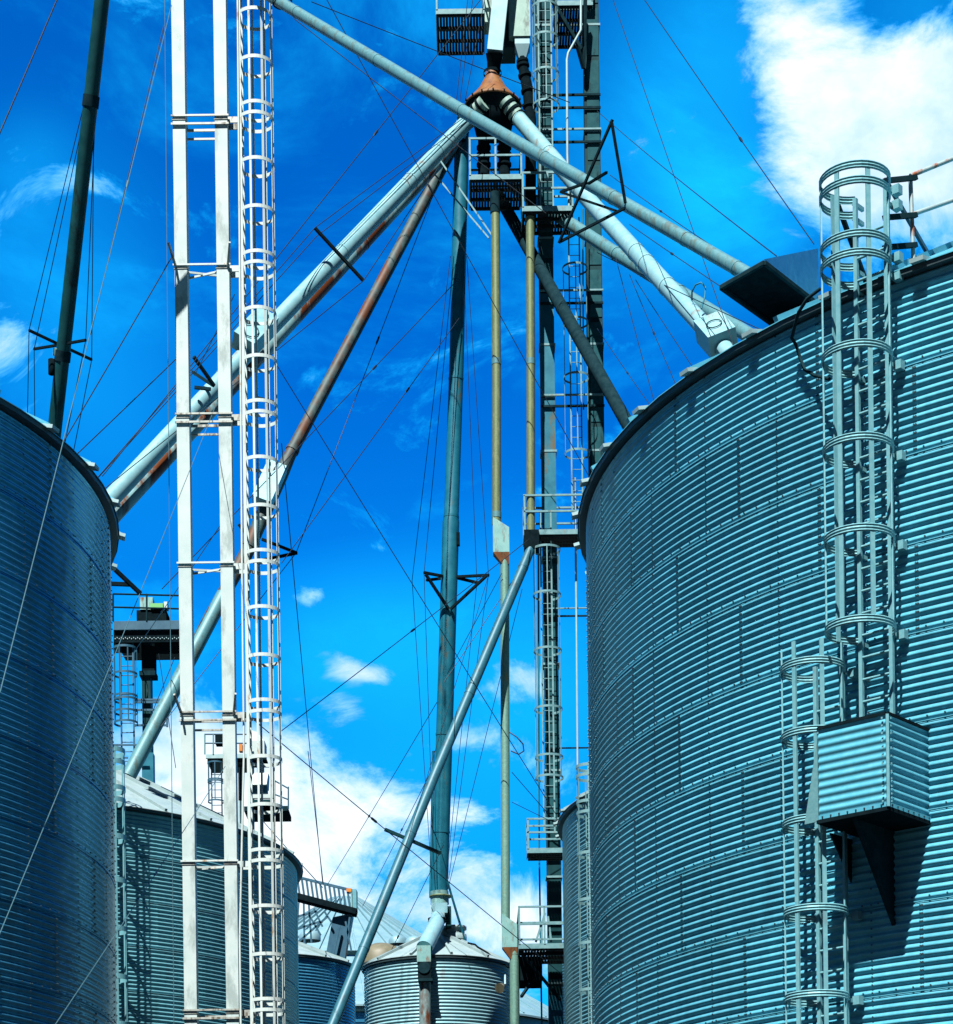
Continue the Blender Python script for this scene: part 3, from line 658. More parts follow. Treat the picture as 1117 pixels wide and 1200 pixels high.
y2_, Py = pipe('middle olive teal downpipe between the two rusty offset boxes', [(591.5, 622, 60.6), (592, 860, 60.6), (592.5, 1082, 60.6)], .125, 'olive', [(0, .05)], cr=1.05, name='downpipe')
rusty_box(y2_, 588, 606.5, 1072, 1116, 60.6)
pipe('lowest olive teal downpipe beside the centre bin, under the lower rusty box', [(602.5, 1090, 60.6), (603, 1120, 60.6), (604, 1300, 60.6), (605.5, 1500, 60.6)], .135, 'olive', [(0, .9)], cr=1.05, name='downpipe')
y3_, Py = pipe('olive galvanised downpipe hugging the left elevator leg above the railed landing', [(621.5, 255, 61), (622, 420, 61), (622, 626, 61)], .122, 'yellow', [(1, .02)], cr=1.06, cl=.16, collar_mat='grey', name='downpipe')
mb = MB(); a = at(622.5, 636, 61); mb.box(a.x-.2, a.x+.22, 60.8, 61.2, a.z-.22, a.z+.3); part(mb, 'offset_box', M['black'], y3_)
pipe('leaning blue grey spout running down left from the railed landing to the bottom edge', [(624, 638, 61), (612, 668, 60.6), (511, 905, 58.3), (388, 1206, 54.5), (300, 1420, 52)], [.125, .14, .14, .14, .14], 'greyblue', [(0, .9), (1, .62), (2, .25), (2, .7)], cr=1.05)
# S0 left
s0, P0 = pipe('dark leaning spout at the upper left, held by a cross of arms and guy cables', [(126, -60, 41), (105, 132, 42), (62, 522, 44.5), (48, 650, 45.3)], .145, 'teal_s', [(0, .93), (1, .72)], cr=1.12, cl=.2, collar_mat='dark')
mb = MB(); q = at(60.5, 430, 43.9); mb.lathe(q, [(.03, -.17), (.07, -.15), (.07, .15), (.03, .17)], 10); part(mb, 'inspection_door', M['black'], s0)
mb = MB(); q0 = at(71, 412, 43.8); mb.path([at(71.5, 409, 43.8), at(70.8, 418, 43.85)], .155, 16); part(mb, 'collar', M['rustbox'], s0)
for q in ((34, 387, 43.2), (40, 409, 44.6), (100.5, 398.5, 43.2), (107.5, 421.5, 44.6)):
    mb = MB(); mb.beam(at(70, 404, 43.8), at(*q), .045, .045); part(mb, 'spreader_arm', M['black'], s0)

# ------------------------------------------------------------------ spreaders on spouts
def spreader(label, segs, r=.035, mat='black', group=None):
    t = thing('cable_spreader', label, 'cable spreader', at(*segs[0][0]), group)
    for a, b in segs:
        mb = MB(); mb.beam(at(*a), at(*b), r*2, r*2); part(mb, 'arm', M[mat], t)
    return t
spreader('single black bar crossing the thick pale spout right of the white ladder', [((369, 267, 57), (426, 329, 57.6))])
spreader('dark forked bar sticking out right of the elbow on the rust streaked spout', [((307, 632, 58.7), (348, 648, 58.6)), ((300, 658, 59.2), (348, 648, 58.6)), ((280, 615, 59.0), (300, 640, 58.8))])
spreader('black triangle of bars on the upright teal spout', [((497, 671, 62.2), (523, 676, 62.7)), ((534, 676, 62.7), (573, 674, 62.2)), ((499, 673, 62.2), (526, 714, 62.6)), ((570, 675, 62.2), (528, 714, 62.6)), ((500, 680, 63.6), (523, 677, 63.0)), ((560, 683, 63.6), (535, 677, 63.0))])
spreader('black diamond of bars around the grey spout where it crosses the elevator legs', [((718, 140, 32.2), (655, 285, 32.9)), ((717, 143, 32.2), (733, 238, 32.3)), ((657, 283, 32.9), (732, 244, 32.4)), ((657, 225, 33.6), (722, 247, 32.6)), ((657, 225, 33.6), (688, 214, 33.3)), ((690, 215, 33.2), (711, 202, 31.8))], r=.017)
spreader('small bar pair near the foot of the leaning blue grey spout', [((451, 972, 57), (484, 986, 57.3)), ((484, 986, 57.3), (516, 1000, 57.9))], r=.04, mat='teal_d')
spreader('dark fork of bars on the pale spout seen between the white legs', [((227, 418, 53.5), (251, 452, 54.2)), ((226, 436, 54.8), (250, 452, 54.2)), ((228, 454, 54.2), (247, 456, 54.2)), ((300, 466, 55), (320, 471, 55))], r=.035, mat='dark')
spreader('dark bar jutting from behind the left bin rim above the far motor landing', [((128, 661, 60), (165, 696, 60.4)), ((128, 684, 60.6), (152, 685, 60.4))], r=.05, mat='black')
spreader('thin crossed struts under the distributor, left of the upper olive downpipe', [((516, 188, 61.2), (583, 285, 60.8)), ((505, 199, 61.6), (573, 279, 61.2))], r=.02, mat='railing')

# ------------------------------------------------------------------ white tower (twin legs)
TY = 44.3
x1 = xat(210.5, 100, TY); x2 = xat(259.5, 100, TY)
PX = TY/F
t = thing('elevator_tower', 'pair of white square trunking legs joined by brackets, rising left of the white caged ladder', 'elevator tower', (x1, TY, 0))
ztop = 36.0
secz = [zat(230, 145, TY)+3.05*k for k in range(-8, 4)]
for xc in (x1, x2):
    mb = MB(); zz = [0]+[z for z in secz if 0 < z < ztop]+[ztop]
    mb.box(xc-.128, xc+.128, TY-.17, TY+.17, 0, ztop)
    lg = part(mb, 'leg', M['white'], t)
    mb = MB(); mb.box(xc-.142, xc+.142, TY-.185, TY+.185, zz[1]-.012, zz[1]+.012); fl = part(mb, 'flange', M['bracket'], lg)
    for z in zz[2:-1]: copy_part(fl, (0, 0, z-zz[1]))
for k, z in enumerate(secz):
    if not 3 < z < ztop-1: continue
    mb = MB()
    mb.beam((x1-.16, TY-.20, z+.06), (x2+.16, TY-.20, z+.06), .03, .035)
    if k % 2 == 0:
        mb.beam((x1-.16, TY-.20, z-.11), (x2+.16, TY-.20, z-.11), .03, .04)
    else:
        mb.beam((x1+.13, TY-.1, z-.05), (x2-.13, TY+.2, z+.02), .03, .04); mb.beam((x1+.13, TY+.2, z-.02), (x2-.13, TY-.1, z-.05), .03, .04)
    if k % 2 == 0: mb.beam((x1-.1, TY+.21, z-.02), (x2+.1, TY+.21, z-.02), .03, .05); mb.beam((x1-.1, TY+.21, z-.2), (x2+.1, TY+.21, z-.2), .03, .04)
    mb.box(x2+.13, x2+.42, TY-.14, TY-.11, z-.06, z+.06); mb.box(x2+.13, x2+.42, TY+.11, TY+.14, z-.06, z+.06)
    part(mb, 'bracket', M['white_r'] if k % 2 else M['bracket'], t)
    if k % 3 == 1:
        mb = MB(); mb.beam((x1-.19, TY-.6, z+.3), (x1-.1, TY-.19, z+.02), .04, .05); mb.beam((x2+.19, TY-.6, z+.3), (x2+.1, TY-.19, z+.02), .04, .05); part(mb, 'guy_arm', M['bracket'], t)
lx = xat(283.5, 200, TY)
hps = []
for z in secz:
    hps += [z+.03, z-.90, z-1.88, z-2.80]
hps = [h for h in hps if 6 < h < ztop-1]
caged_ladder('white rust flecked caged ladder beside the white tower legs', (lx, TY, 0), (1, 0, 0), 5.0, 35.0, width=.42, rung=.305, hoops=hps, strap_n=6, rad=.37, matn='white_r', band=.07, ridged=False, rail=(.06, .06), strap_w=.045, offc=.40, zc0=6, zc1=35, arc=math.pi*1.0)
# hand rails / cables beside the ladder
mb = MB(); mb.path([at(278, -60, TY-.25), at(281, 300, TY-.25), at(284, 700, TY-.25), at(286, 880, TY-.25), at(281, 1100, TY-.25), at(284, 1330, TY-.25)], .022, 8); solo(mb, 'conduit', M['white_r'], 'white conduit running down between the right white leg and the white ladder', 'conduit')

# ------------------------------------------------------------------ elevator in the centre
E1 = xat(641, 400, EY); E2 = xat(696.5, 350, EY)
t = thing('bucket_elevator', 'tall dark teal bucket elevator, two trunking legs and pale head boxes, behind olive downpipes', 'bucket elevator', (E1, EY, 0))
def zpx(y): return zat(650, y, EY)
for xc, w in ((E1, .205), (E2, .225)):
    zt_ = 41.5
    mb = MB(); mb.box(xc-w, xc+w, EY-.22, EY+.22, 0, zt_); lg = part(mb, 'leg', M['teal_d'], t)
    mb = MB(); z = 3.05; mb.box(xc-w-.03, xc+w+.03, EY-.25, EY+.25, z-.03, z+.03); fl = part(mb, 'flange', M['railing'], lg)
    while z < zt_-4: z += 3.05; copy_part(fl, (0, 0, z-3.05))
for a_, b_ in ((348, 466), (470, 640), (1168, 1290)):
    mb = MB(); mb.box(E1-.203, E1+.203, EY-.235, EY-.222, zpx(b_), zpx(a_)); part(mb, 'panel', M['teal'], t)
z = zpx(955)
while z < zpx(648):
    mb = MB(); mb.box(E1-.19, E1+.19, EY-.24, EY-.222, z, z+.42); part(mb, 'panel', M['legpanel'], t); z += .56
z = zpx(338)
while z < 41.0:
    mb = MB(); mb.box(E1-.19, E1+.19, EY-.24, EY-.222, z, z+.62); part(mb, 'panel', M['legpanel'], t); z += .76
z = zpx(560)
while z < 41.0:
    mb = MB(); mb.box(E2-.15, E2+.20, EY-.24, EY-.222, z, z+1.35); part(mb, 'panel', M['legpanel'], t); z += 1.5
for y, w_ in ((118, .10), (133, .10), (158, .08), (173, .10), (346, .08), (361, .10), (468, .08), (481, .10), (726, .07), (717, .05), (880, .06)):
    mb = MB(); mb.beam((E1-.2, EY-.28, zpx(y)), (E2+.24, EY-.28, zpx(y)), .05, w_*.6); part(mb, 'cross_beam', M['railing'] if y in (158, 346, 468, 717) else M['dark'], t)
# head: chute, boxes
mb = MB(); a, b = at(592.5, -60, EY-.6), at(580, 63, EY-.6); mb.beam(a, b, .44, .42, up=Vector((0, -1, 0))); part(mb, 'chute', M['box_b'], t)
mb = MB(); b0 = at(579.5, 63, EY-.6); b1 = at(578, 96, EY-.3)
mb.path([b0, b0.lerp(b1, .3), b1], [.25, .2, .17], 16); part(mb, 'chute_neck', M['black'], t)
mb = MB(); q = at(573.5, 20, EY); mb.box(q.x-.16, q.x+.1, EY-.3, EY+.3, zpx(32), 41.5); mb.box(xat(596, 20, EY), xat(621, 20, EY), EY-.35, EY+.5, zpx(50), 41.5); part(mb, 'head_box', M['box'], t)
mb = MB(); mb.box(xat(586, 20, EY), xat(604, 20, EY), EY-.1, EY+.7, zpx(57), 41.5); part(mb, 'head_box', M['teal_d'], t)
q = at(612, 58, EY-.1)
mb = MB(); mb.lathe((q.x, q.y, q.z), [(.30, .22), (.30, .05), (.14, -.3)], 4, False, math.pi/4, math.pi*2.25); part(mb, 'funnel', M['box_b'], t)
# dark jointed pipe from funnel
s_, P_ = pipe('black jointed pipe hanging from the funnel beside the elevator ladder, right of the rusty cone', [(612, 68, EY-.1), (613, 78, EY-.1), (619, 108, EY-.1), (622, 140, EY-.1), (622, 262, EY-.1)], [.13, .15, .16, .16, .15], 'black', [(0, .4), (0, .9), (1, .35), (1, .95), (2, .5), (3, .15), (3, .5)], cr=1.25, cl=.07)
# distributor
q = at(577.5, 105, EY-.4)
t = thing('distributor', 'rusty cone shaped grain distributor where the spouts fan out', 'distributor', q)
zt_ = zat(577, 89, EY-.4); zb_ = zat(577, 124, EY-.4)
mb = MB(); mb.lathe((q.x, q.y, 0), [(.18, zt_+.1), (.2, zt_-.02), (.40, zb_+.46), (.66, zb_+.16), (.80, zb_+.03), (.82, zb_-.03), (.79, zb_-.05)], 40); part(mb, 'cone', M['rustcone'], t)
mb = MB(); mb.lathe((q.x, q.y, 0), [(.77, zb_-.02), (.70, zb_-.10), (.58, zb_-.45), (.5, zb_-.8), (.02, zb_-.85)], 28); part(mb, 'body', M['black'], t)
mb = MB(); mb.lathe((q.x, q.y, 0), [(.26, zt_+.12), (.26, zt_+.04)], 16)
part(mb, 'neck_ring', M['black'], t)
for i in range(16):
    a = 2*math.pi*i/16; mb = MB(); mb.obox(q*1+Vector((math.sin(a)*.83, -math.cos(a)*.83, zb_-q.z)), Vector((.022, 0, 0)), Vector((0, .022, 0)), Z3*.025); part(mb, 'bolt', M['black'], t)
for pa, pb in (((568, 120, EY-1), (553, 137, 61.3)), ((592, 119, EY-1), (607, 138, 61.0)), ((548, 136, EY-.3), (536, 160, 62))):
    a, b = at(*pa), at(*pb)
    for f_ in (0, .35, .7):
        m0 = a.lerp(b, f_); m1 = a.lerp(b, f_+.2); mb = MB(); mb.path([m0, m1], .215, 16); part(mb, 'clamp_sleeve', M['box'] , t)
        m0 = a.lerp(b, f_+.2); m1 = a.lerp(b, f_+.33); mb = MB(); mb.path([m0, m1], .245, 16); part(mb, 'clamp_ring', M['black'], t)
for px in (566, 590):
    mb = MB(); mb.path([at(px, 140, EY-.2), at(px+1, 165, EY-.2), at(px+1, 206, EY-.2)], .17, 14)
    for y in (172, 180, 192): 
        m0 = at(px+1, y, EY-.2); mb.path([m0, m0-Z3*.06], .21, 14)
    part(mb, 'drop_pipe', M['black'], t)

# ------------------------------------------------------------------ railed platforms
def platform(label, px0, px1, pyf, ptop, depth, Y, py_mid=None, posts=3, back=True, mat='railing', floor='deck', bars=True, toe=True, rail_r=.026, post_ps=None, side=True, xpad=0.):
    """front edge of deck at photo row pyf, top rail at ptop"""
    a = at(px0, pyf, Y); b = at(px1, pyf, Y); z = a.z; x0, x1_ = a.x, b.x; y0, y1 = Y, Y+depth
    zt_ = zat(px0, ptop, Y)
    t = thing('platform', label, 'platform', (x0, y0, z))
    mb = MB(); mb.box(x0, x1_, y0, y0+.03, z-.05, z-.03)
    if bars:
        k = int((x1_-x0)/.085)
        for i in range(k+1):
            x = x0+.02+(x1_-x0-.04)*i/max(k, 1); mb.box(x-.034, x+.034, y0+.02, y1-.02, z-.075, z-.03)
        for i in range(4):
            y = y0+.05+(y1-y0-.1)*i/3; mb.box(x0+.01, x1_-.01, y-.03, y+.03, z-.16, z-.078)
    part(mb, 'deck', M[floor], t)
    if toe:
        mb = MB(); mb.box(x0-.02, x1_+.02, y0-.03, y0-.005, z-.12, z+.02); mb.box(x0-.03, x0-.005, y0, y1, z-.12, z+.02); mb.box(x1_+.005, x1_+.03, y0, y1, z-.12, z+.02)
        part(mb, 'toe_board', M[mat], t)
    ys = [y0-.02]+([y1] if back else [])
    xs = [x0+(x1_-x0)*i/(posts-1) for i in range(posts)]
    first = None
    for y in ys:
        for x in xs:
            if first is None:
                mb = MB(); mb.box(x-.025, x+.025, y-.025, y+.025, z, zt_); first = part(mb, 'post', M[mat], t); f0 = (x, y)
            else: copy_part(first, (x-f0[0], y-f0[1], 0))
    for zz in (zt_, (z+zt_)/2+.04):
        for y in ys:
            mb = MB(); mb.beam((x0-.03, y, zz), (x1_+.03, y, zz), .05, .05); part(mb, 'rail', M[mat], t)
        if side:
            for x in (x0, x1_):
                mb = MB(); mb.beam((x, y0, zz), (x, y1, zz), .045, .045); part(mb, 'rail', M[mat], t)
    return t
platform('top left landing with a slatted black underside beside the pale chute', 512, 567, 12, -34, 1.9, 61.2, posts=2)
platform('top right landing behind the elevator ladder, braced to the right leg', 652, 694, 2, -40, 2.0, 61.6, posts=2)
platform('open landing under the rusty cone, pipes passing through it', 551, 611, 206, 163, 1.6, 61.0, posts=3)
platform('small landing with two rails in front of the elevator legs, below the grey spout crossing', 613, 671, 243, 203, 1.25, 60.8, posts=3)
platform('railed landing at the left edge of the huge right bin where the leaning spout begins', 615, 690, 622, 581, .9, 60.9, posts=2)
platform('short landing low on the elevator, touching the rim of the bin with the side ladder', 619, 662, 995, 960, .8, 60.6, posts=2)
pf = platform('lowest landing with a dark stepped underside, right of the lower rusty box', 609, 668, 1107, 1063, 2.2, 59.4, posts=3)
for i, (xa, ya, xb, yb) in enumerate(((609, 1114, 657, 1172), (611, 1168, 622, 1152))):
    mb = MB(); mb.beam(at(xa, ya, 59.6), at(xb, yb, 60.4), .07, .07); part(mb, 'brace', M['dark'], pf)
mb = MB(); mb.box(xat(610, 1120, 60), xat(636, 1120, 60), 60.4, 61.8, zat(610, 1146, 60), zat(610, 1118, 60)); part(mb, 'stair_box', M['black'], pf)
for y0_, x0_ in ((1062, 630), (1085, 640)):
    mb = MB(); mb.beam(at(628, 1104, 59.7), at(639, 1070, 59.7), .06, .06); mb.beam(at(646, 1104, 59.7), at(642, 1074, 59.7), .06, .06); part(mb, 'stair_rail', M['railing'], pf); break
# braces under top right landing
t = thing('strut_frame', 'slanting dark struts and a thin pale pipe between the elevator legs near the top', 'strut', at(690, 70, 61.5))
mb = MB(); mb.beam(at(647, 0, 61.3), at(684, 62, 61.5), .09, .09); part(mb, 'strut', M['dark'], t)
mb = MB(); mb.beam(at(686, 0, 61.3), at(684, 80, 61.5), .09, .09); part(mb, 'strut', M['dark'], t)
mb = MB(); mb.beam(at(677, 55, 61.3), at(684, 80, 61.5), .09, .09); part(mb, 'strut', M['dark'], t)
mb = MB(); mb.path([at(681, -20, 61.2), at(681, 35, 61.2), at(666, 62, 61.2), at(664.5, 70, 61.2), at(665, 180, 61.2), at(667, 245, 61.2)], .035, 8); part(mb, 'thin_pipe', M['tab'], t)
mb = MB(); mb.path([at(683, 245, 61.2), at(684, 480, 61.2)], .02, 8); part(mb, 'thin_pipe', M['teal'], t)
mb = MB(); mb.path([at(674, 560, 61.6), at(676, 760, 61.6), at(677, 900, 61.6)], .03, 8); mb2 = mb; part(mb2, 'thin_pipe', M['tab'], t)
mb = MB(); mb.path([at(631, 640, 61.6), at(632, 1000, 61.6), at(635, 1200, 61.6)], .025, 8); part(mb, 'thin_pipe', M['teal'], t)
# ladders of the elevator
def zl(y): return zat(645, y, 61.4)
xl = xat(639, 80, 61.45)
caged_ladder('short caged ladder at the very top in front of the left elevator leg', (xl, 61.5, 0), (0, -1, 0), zl(240), zl(-40), width=.36, rung=.305, hoops=[zl(y) for y in (3, 16, 52, 93, 130)], strap_n=5, rad=.38, matn='railing', rung_r=.010, rungmat='railing', band=.06, ridged=False, rail=(.04, .03), strap_w=.03)
xl = xat(674.5, 400, 61.3)
caged_ladder('slim ladder with a few hoops between the two elevator legs, beside the dark crossing spout', (xl, 61.4, 0), (0, -1, 0), zl(605), zl(255), width=.30, rung=.305, hoops=[zl(y) for y in (322, 385, 449, 538)], strap_n=3, rad=.36, matn='railing', rung_r=.010, rungmat='railing', band=.06, ridged=False, rail=(.04, .03), strap_w=.03)
xl = xat(642, 800, 61.3)
caged_ladder('long caged ladder down the front of the left elevator leg below the railed landing', (xl, 61.4, 0), (0, -1, 0), zl(975), zl(600), width=.30, rung=.305, hoops=[zl(y) for y in (650, 703, 768, 836, 892, 916)], strap_n=5, rad=.40, matn='railing', rung_r=.010, rungmat='railing', band=.06, ridged=False, rail=(.045, .03), strap_w=.028)
# cables/pipe ladder on bins behind
pb_, nb_ = on_bin(705, 1080, AB, AR, .2)
caged_ladder('pale caged ladder on the bin at the left edge of the huge right bin', pb_, nb_, zat(683, 1300, 50), zat(683, 862, 49.5), width=.42, hoops=[zat(683, y, 49.3) for y in (868, 880, 912, 925, 975, 1032, 1085, 1142, 1195)], strap_n=5, rad=.34, matn='railing', ridged=False, band=.07, strap_w=.03)
pb_, nb_ = on_bin(126, 1050, BB, BR, .2)
caged_ladder('caged ladder on the pale roofed bin, throwing a hooped shadow on its wall', pb_, nb_, zat(140, 1300, 53), zat(140, 878, 52.8), width=.42, hoops=[zat(140, y, 52.6) for y in (884, 898, 928, 942, 985, 1036, 1092, 1148, 1203)], strap_n=5, rad=.37, matn='steel', ridged=False, band=.12, strap_w=.05)

# ------------------------------------------------------------------ centre bin spout
t = thing('bent_spout', 'bent weathered spout with grey box below the teal spout, over the centre bin roof', 'spout', at(515, 1075, 62.6))
def pbox(px0, px1, py0, py1, Y, d, mat, name, par):
    a = at(px0, py0, Y); b = at(px1, py1, Y); mb = MB(); mb.box(a.x, b.x, Y, Y+d, b.z, a.z); return part(mb, name, mat, par)
mb = MB(); mb.path([at(515, 1045, 63.6), at(515.5, 1060, 63.6)], .27, 16); part(mb, 'collar', M['rustbox'], t)
mb = MB(); q = at(516, 1050, 63.6); mb.lathe((q.x, q.y, q.z), [(.1, .02), (.33, 0), (.33, -.04), (.1, -.05)], 16); part(mb, 'flange', M['yellow'], t)
pbox(505.5, 524.5, 1058, 1069.5, 63.1, .7, M['galv_pale'], 'box', t)
pbox(522, 529, 1062, 1085, 63.3, .5, M['teal_d'], 'side_box', t)
pbox(506, 521, 1069, 1079, 62.9, .5, M['tab'], 'box', t)
mb = MB(); mb.path([at(513, 1075, 62.9), at(511, 1084, 62.5), at(504, 1098, 62.0), at(497.5, 1111, 61.6)], [.2, .24, .24, .24], 18); part(mb, 'pipe', M['galv_pale'], t)
mb = MB()
for y in (1077, 1080): 
    q = at(512.3, y, 62.75); mb.lathe(q, [(.22, .03), (.27, .02), (.27, -.02), (.22, -.03)], 18)
part(mb, 'clamp_ring', M['black'], t)
pbox(488.5, 505, 1108, 1127, 61.3, .5, M['rustbox'], 'elbow_box', t)
pbox(489.5, 505.5, 1127, 1147, 61.25, .45, M['black'], 'lower_box', t)
mb = MB(); q = at(497, 1134, 61.24); mb.path([q, q-Vector((0, .03, 0))], .17, 16); part(mb, 'port', M['dark'], t)
mb = MB(); mb.path([at(498, 1147, 61.5), at(499, 1300, 61.5), at(501, 1520, 61.5)], .17, 18); part(mb, 'down_pipe', M['pale_rust'], t)
pbox(490, 507, 1146.5, 1149.5, 61.2, .5, M['dark'], 'flange', t)
mb = MB(); mb.beam(at(523.5, 1030, 63.4), at(546, 1106, 63.8), .05, .05); part(mb, 'stay', M['teal'], t)
mb = MB(); q = at(533, 1098, 64.0); mb.lathe((q.x, q.y, q.z), [(.36, -.1), (.36, .06), (.30, .07), (.30, .2), (.36, .21), (.36, .3), (.05, .33)], 18); solo(mb, 'roof_collar', M['roof'], 'stacked round collar at the peak of the small centre bin', 'roof collar')
mb = MB()
ks = [(548, 1107), (557, 1109), (560, 1112), (572, 1119), (575, 1122), (586, 1127), (589, 1131), (596, 1136)]
mb.path([at(x, y-2, 63.0) for x, y in ks], .03, 6); solo(mb, 'roof_cable', M['black'], 'black cable draped down the right slope of the centre bin roof', 'cable')
t = thing('lamp', 'small beige floodlight on a short bracket at the right of the centre bin wall', 'lamp', at(588, 1155, 62))
mb = MB(); mb.path([at(592, 1143, 62.3), at(592, 1154, 61.9)], .03, 8); part(mb, 'bracket', M['tab'], t)
mb = MB(); q = at(588.5, 1156, 61.8); mb.path([q, q+Vector((-.08, -.16, -.08))], [.09, .15], 14); part(mb, 'lamp_head', M['beige'], t)

# ------------------------------------------------------------------ far motor landing (left)
RY = 69.0
t = thing('motor_tower', 'far tower between the left bin and the white legs with motors on its railed landing', 'tower', at(173, 900, RY))
def fbox(px0, px1, py0, py1, d, mat, name, par=None, dy=0.):
    a = at(px0, py0, FY+dy); b = at(px1, py1, FY+dy); mb = MB(); mb.box(a.x, b.x, FY+dy, FY+dy+d, b.z, a.z); return part(mb, name, M[mat], par or t)
FY = RY
fbox(165.5, 179, 745, 1010, .5, 'teal_d', 'column', dy=.3)
fbox(133, 216, 728, 737, .12, 'bluepart', 'edge_beam', dy=-.3)
fbox(133, 216, 737, 752, .1, 'black', 'fascia', dy=-.2)
fbox(133, 216, 741, 745, 2.4, 'deck', 'deck', dy=-.05)
fbox(133, 163, 752, 764, .1, 'black', 'hanger_panel', dy=.1); fbox(181, 216, 752, 765, .1, 'black', 'hanger_panel', dy=.1)
fbox(166, 181, 757, 790, .5, 'black', 'column_head', dy=.25)
fbox(163, 182, 786, 791, .6, 'dark', 'flange', dy=.2)
for i in range(22):
    pass
mb = MB()
for i in range(34):
    q = at(135+i*2.4, 748.5-(i % 2)*1.2, RY-.22); mb.obox(q, Vector((.012, 0, 0)), Vector((0, .01, 0)), Z3*.016)
part(mb, 'rivets', M['tab'], t)
for px in (132.5, 172, 212):
    mb = MB(); mb.tube(at(px, 728, RY-.3), at(px, 696, RY-.3), .03, n=8); part(mb, 'post', M['dark'], t)
for py in (696, 711.5):
    mb = MB(); mb.tube(at(132.5, py, RY-.3), at(214, py+2, RY-.3), .03, n=8); part(mb, 'rail', M['dark'], t)
fbox(160, 195, 715, 729, .8, 'black', 'motor_base', dy=.4)
fbox(164, 179, 700, 714, .4, 'rustbox', 'gearbox', dy=.35)
fbox(176, 191, 707, 712, .35, 'green', 'motor', dy=.3)
fbox(192, 196, 705, 712, .35, 'white', 'motor_cap', dy=.3)
fbox(166, 181, 882, 1010, .4, 'teal', 'lower_box', dy=-.2)
for y in (820, 823, 832, 850):
    mb = MB(); mb.beam(at(158, y, RY+.2), at(196, y, RY+.2), .05, .06); part(mb, 'side_rail', M['bluepart'], t)
mb = MB(); mb.beam(at(195, 818, RY+.2), at(196, 852, RY+.2), .06, .06); part(mb, 'post', M['bluepart'], t)
mb = MB(); mb.beam(at(130, 873, RY-.6), at(168, 873, RY-.6), .05, .05); mb.beam(at(130, 888, RY-.6), at(150, 888, RY-.6), .05, .05); part(mb, 'side_rail', M['bluepart'], t)
zz = lambda y: zat(148, y, RY-.2)
caged_ladder('dark caged ladder hanging under the far motor landing left of its column', (xat(149, 800, RY), RY, 0), (0, -1, 0), zz(905), zz(752), width=.4, rung=.305, hoops=[zz(y) for y in (762, 792, 818, 822, 836, 849)], strap_n=6, rad=.38, matn='bluepart', ridged=False, band=.07, strap_w=.035)

# far white tower head
FY = 86.0
t = thing('hopper_tower', 'small far tower with white hoods and railed landings seen behind the white caged ladder', 'tower', at(285, 960, FY))
fbox(290, 310, 868, 888, 1.0, 'white', 'head_hood'); 
a = at(290, 868, FY); b = at(310, 868, FY); zt_ = zat(290, 854, FY)
mb = MB(); mb.hexa([(a.x, FY, a.z), (b.x, FY, a.z), (b.x, FY+1, a.z), (a.x, FY+1, a.z), (a.x+.1, FY+.1, zt_), (b.x-.35, FY+.1, zt_-.1), (b.x-.35, FY+.9, zt_-.1), (a.x+.1, FY+.9, zt_)]); part(mb, 'hood_top', M['white'], t)
fbox(289, 312, 888, 890, 1.2, 'black', 'hood_base', dy=-.05)
fbox(301, 309, 890, 905, .3, 'bluepart', 'neck', dy=.3)
a = at(293, 921, FY); b = at(313, 921, FY); zt_ = zat(293, 906, FY)
mb = MB(); mb.hexa([(a.x, FY-.2, a.z), (b.x, FY-.2, a.z), (b.x, FY+.8, a.z), (a.x, FY+.8, a.z), (a.x+.13, FY, zt_), (b.x+.05, FY, zt_), (b.x+.05, FY+.6, zt_), (a.x+.13, FY+.6, zt_)]); part(mb, 'lower_hood', M['white'], t)
fbox(295, 313, 921, 930, .5, 'bluepart', 'hood_mouth')
fbox(290, 322, 931, 935, .15, 'white', 'landing_edge', dy=-.3)
fbox(293, 318, 937, 950, .6, 'teal_d', 'under_box')
fbox(286, 337, 945, 950, 1.8, 'dark', 'landing_deck', dy=0)
for px in (322, 329, 338):
    mb = MB(); mb.tube(at(px, 948, FY), at(px, 922 if px > 325 else 915, FY), .03, n=8); part(mb, 'post', M['bluepart'], t)
mb = MB(); mb.tube(at(322, 915, FY), at(338, 924, FY), .03, n=8); mb.tube(at(322, 931, FY), at(338, 937, FY), .03, n=8); part(mb, 'rail', M['bluepart'], t)
fbox(241, 292, 884, 888, .12, 'tab', 'landing_edge', dy=-.4); fbox(243, 292, 888, 893, 1.6, 'deck', 'landing_deck', dy=-.2)
for px in (240, 250, 262):
    mb = MB(); mb.tube(at(px, 884, FY-.4), at(px, 860, FY-.4), .03, n=8); part(mb, 'post', M['railing'], t)
for py in (860.5, 871):
    mb = MB(); mb.tube(at(240, py, FY-.4), at(292, py, FY-.4), .03, n=8); part(mb, 'rail', M['bluepart'], t)
fbox(252, 263, 860, 871, .5, 'black', 'motor'); fbox(280, 284, 872, 880, .3, 'orange', 'guard')
for px in (281, 283, 296, 305):
    mb = MB(); mb.beam(at(px, 890, FY+.6), at(px+1, 1050, FY+.6), .12, .12); part(mb, 'leg', M['galv_pale'], t)
zz = lambda y: zat(255, y, FY-.2)
caged_ladder('tiny far caged ladder left of the white hoods', (xat(254, 920, FY), FY, 0), (0, -1, 0), zz(990), zz(888), width=.4, rung=.305, hoops=[zz(y) for y in (895, 915, 917, 940)], strap_n=5, rad=.33, matn='bluepart', ridged=False, band=.06, strap_w=.04)

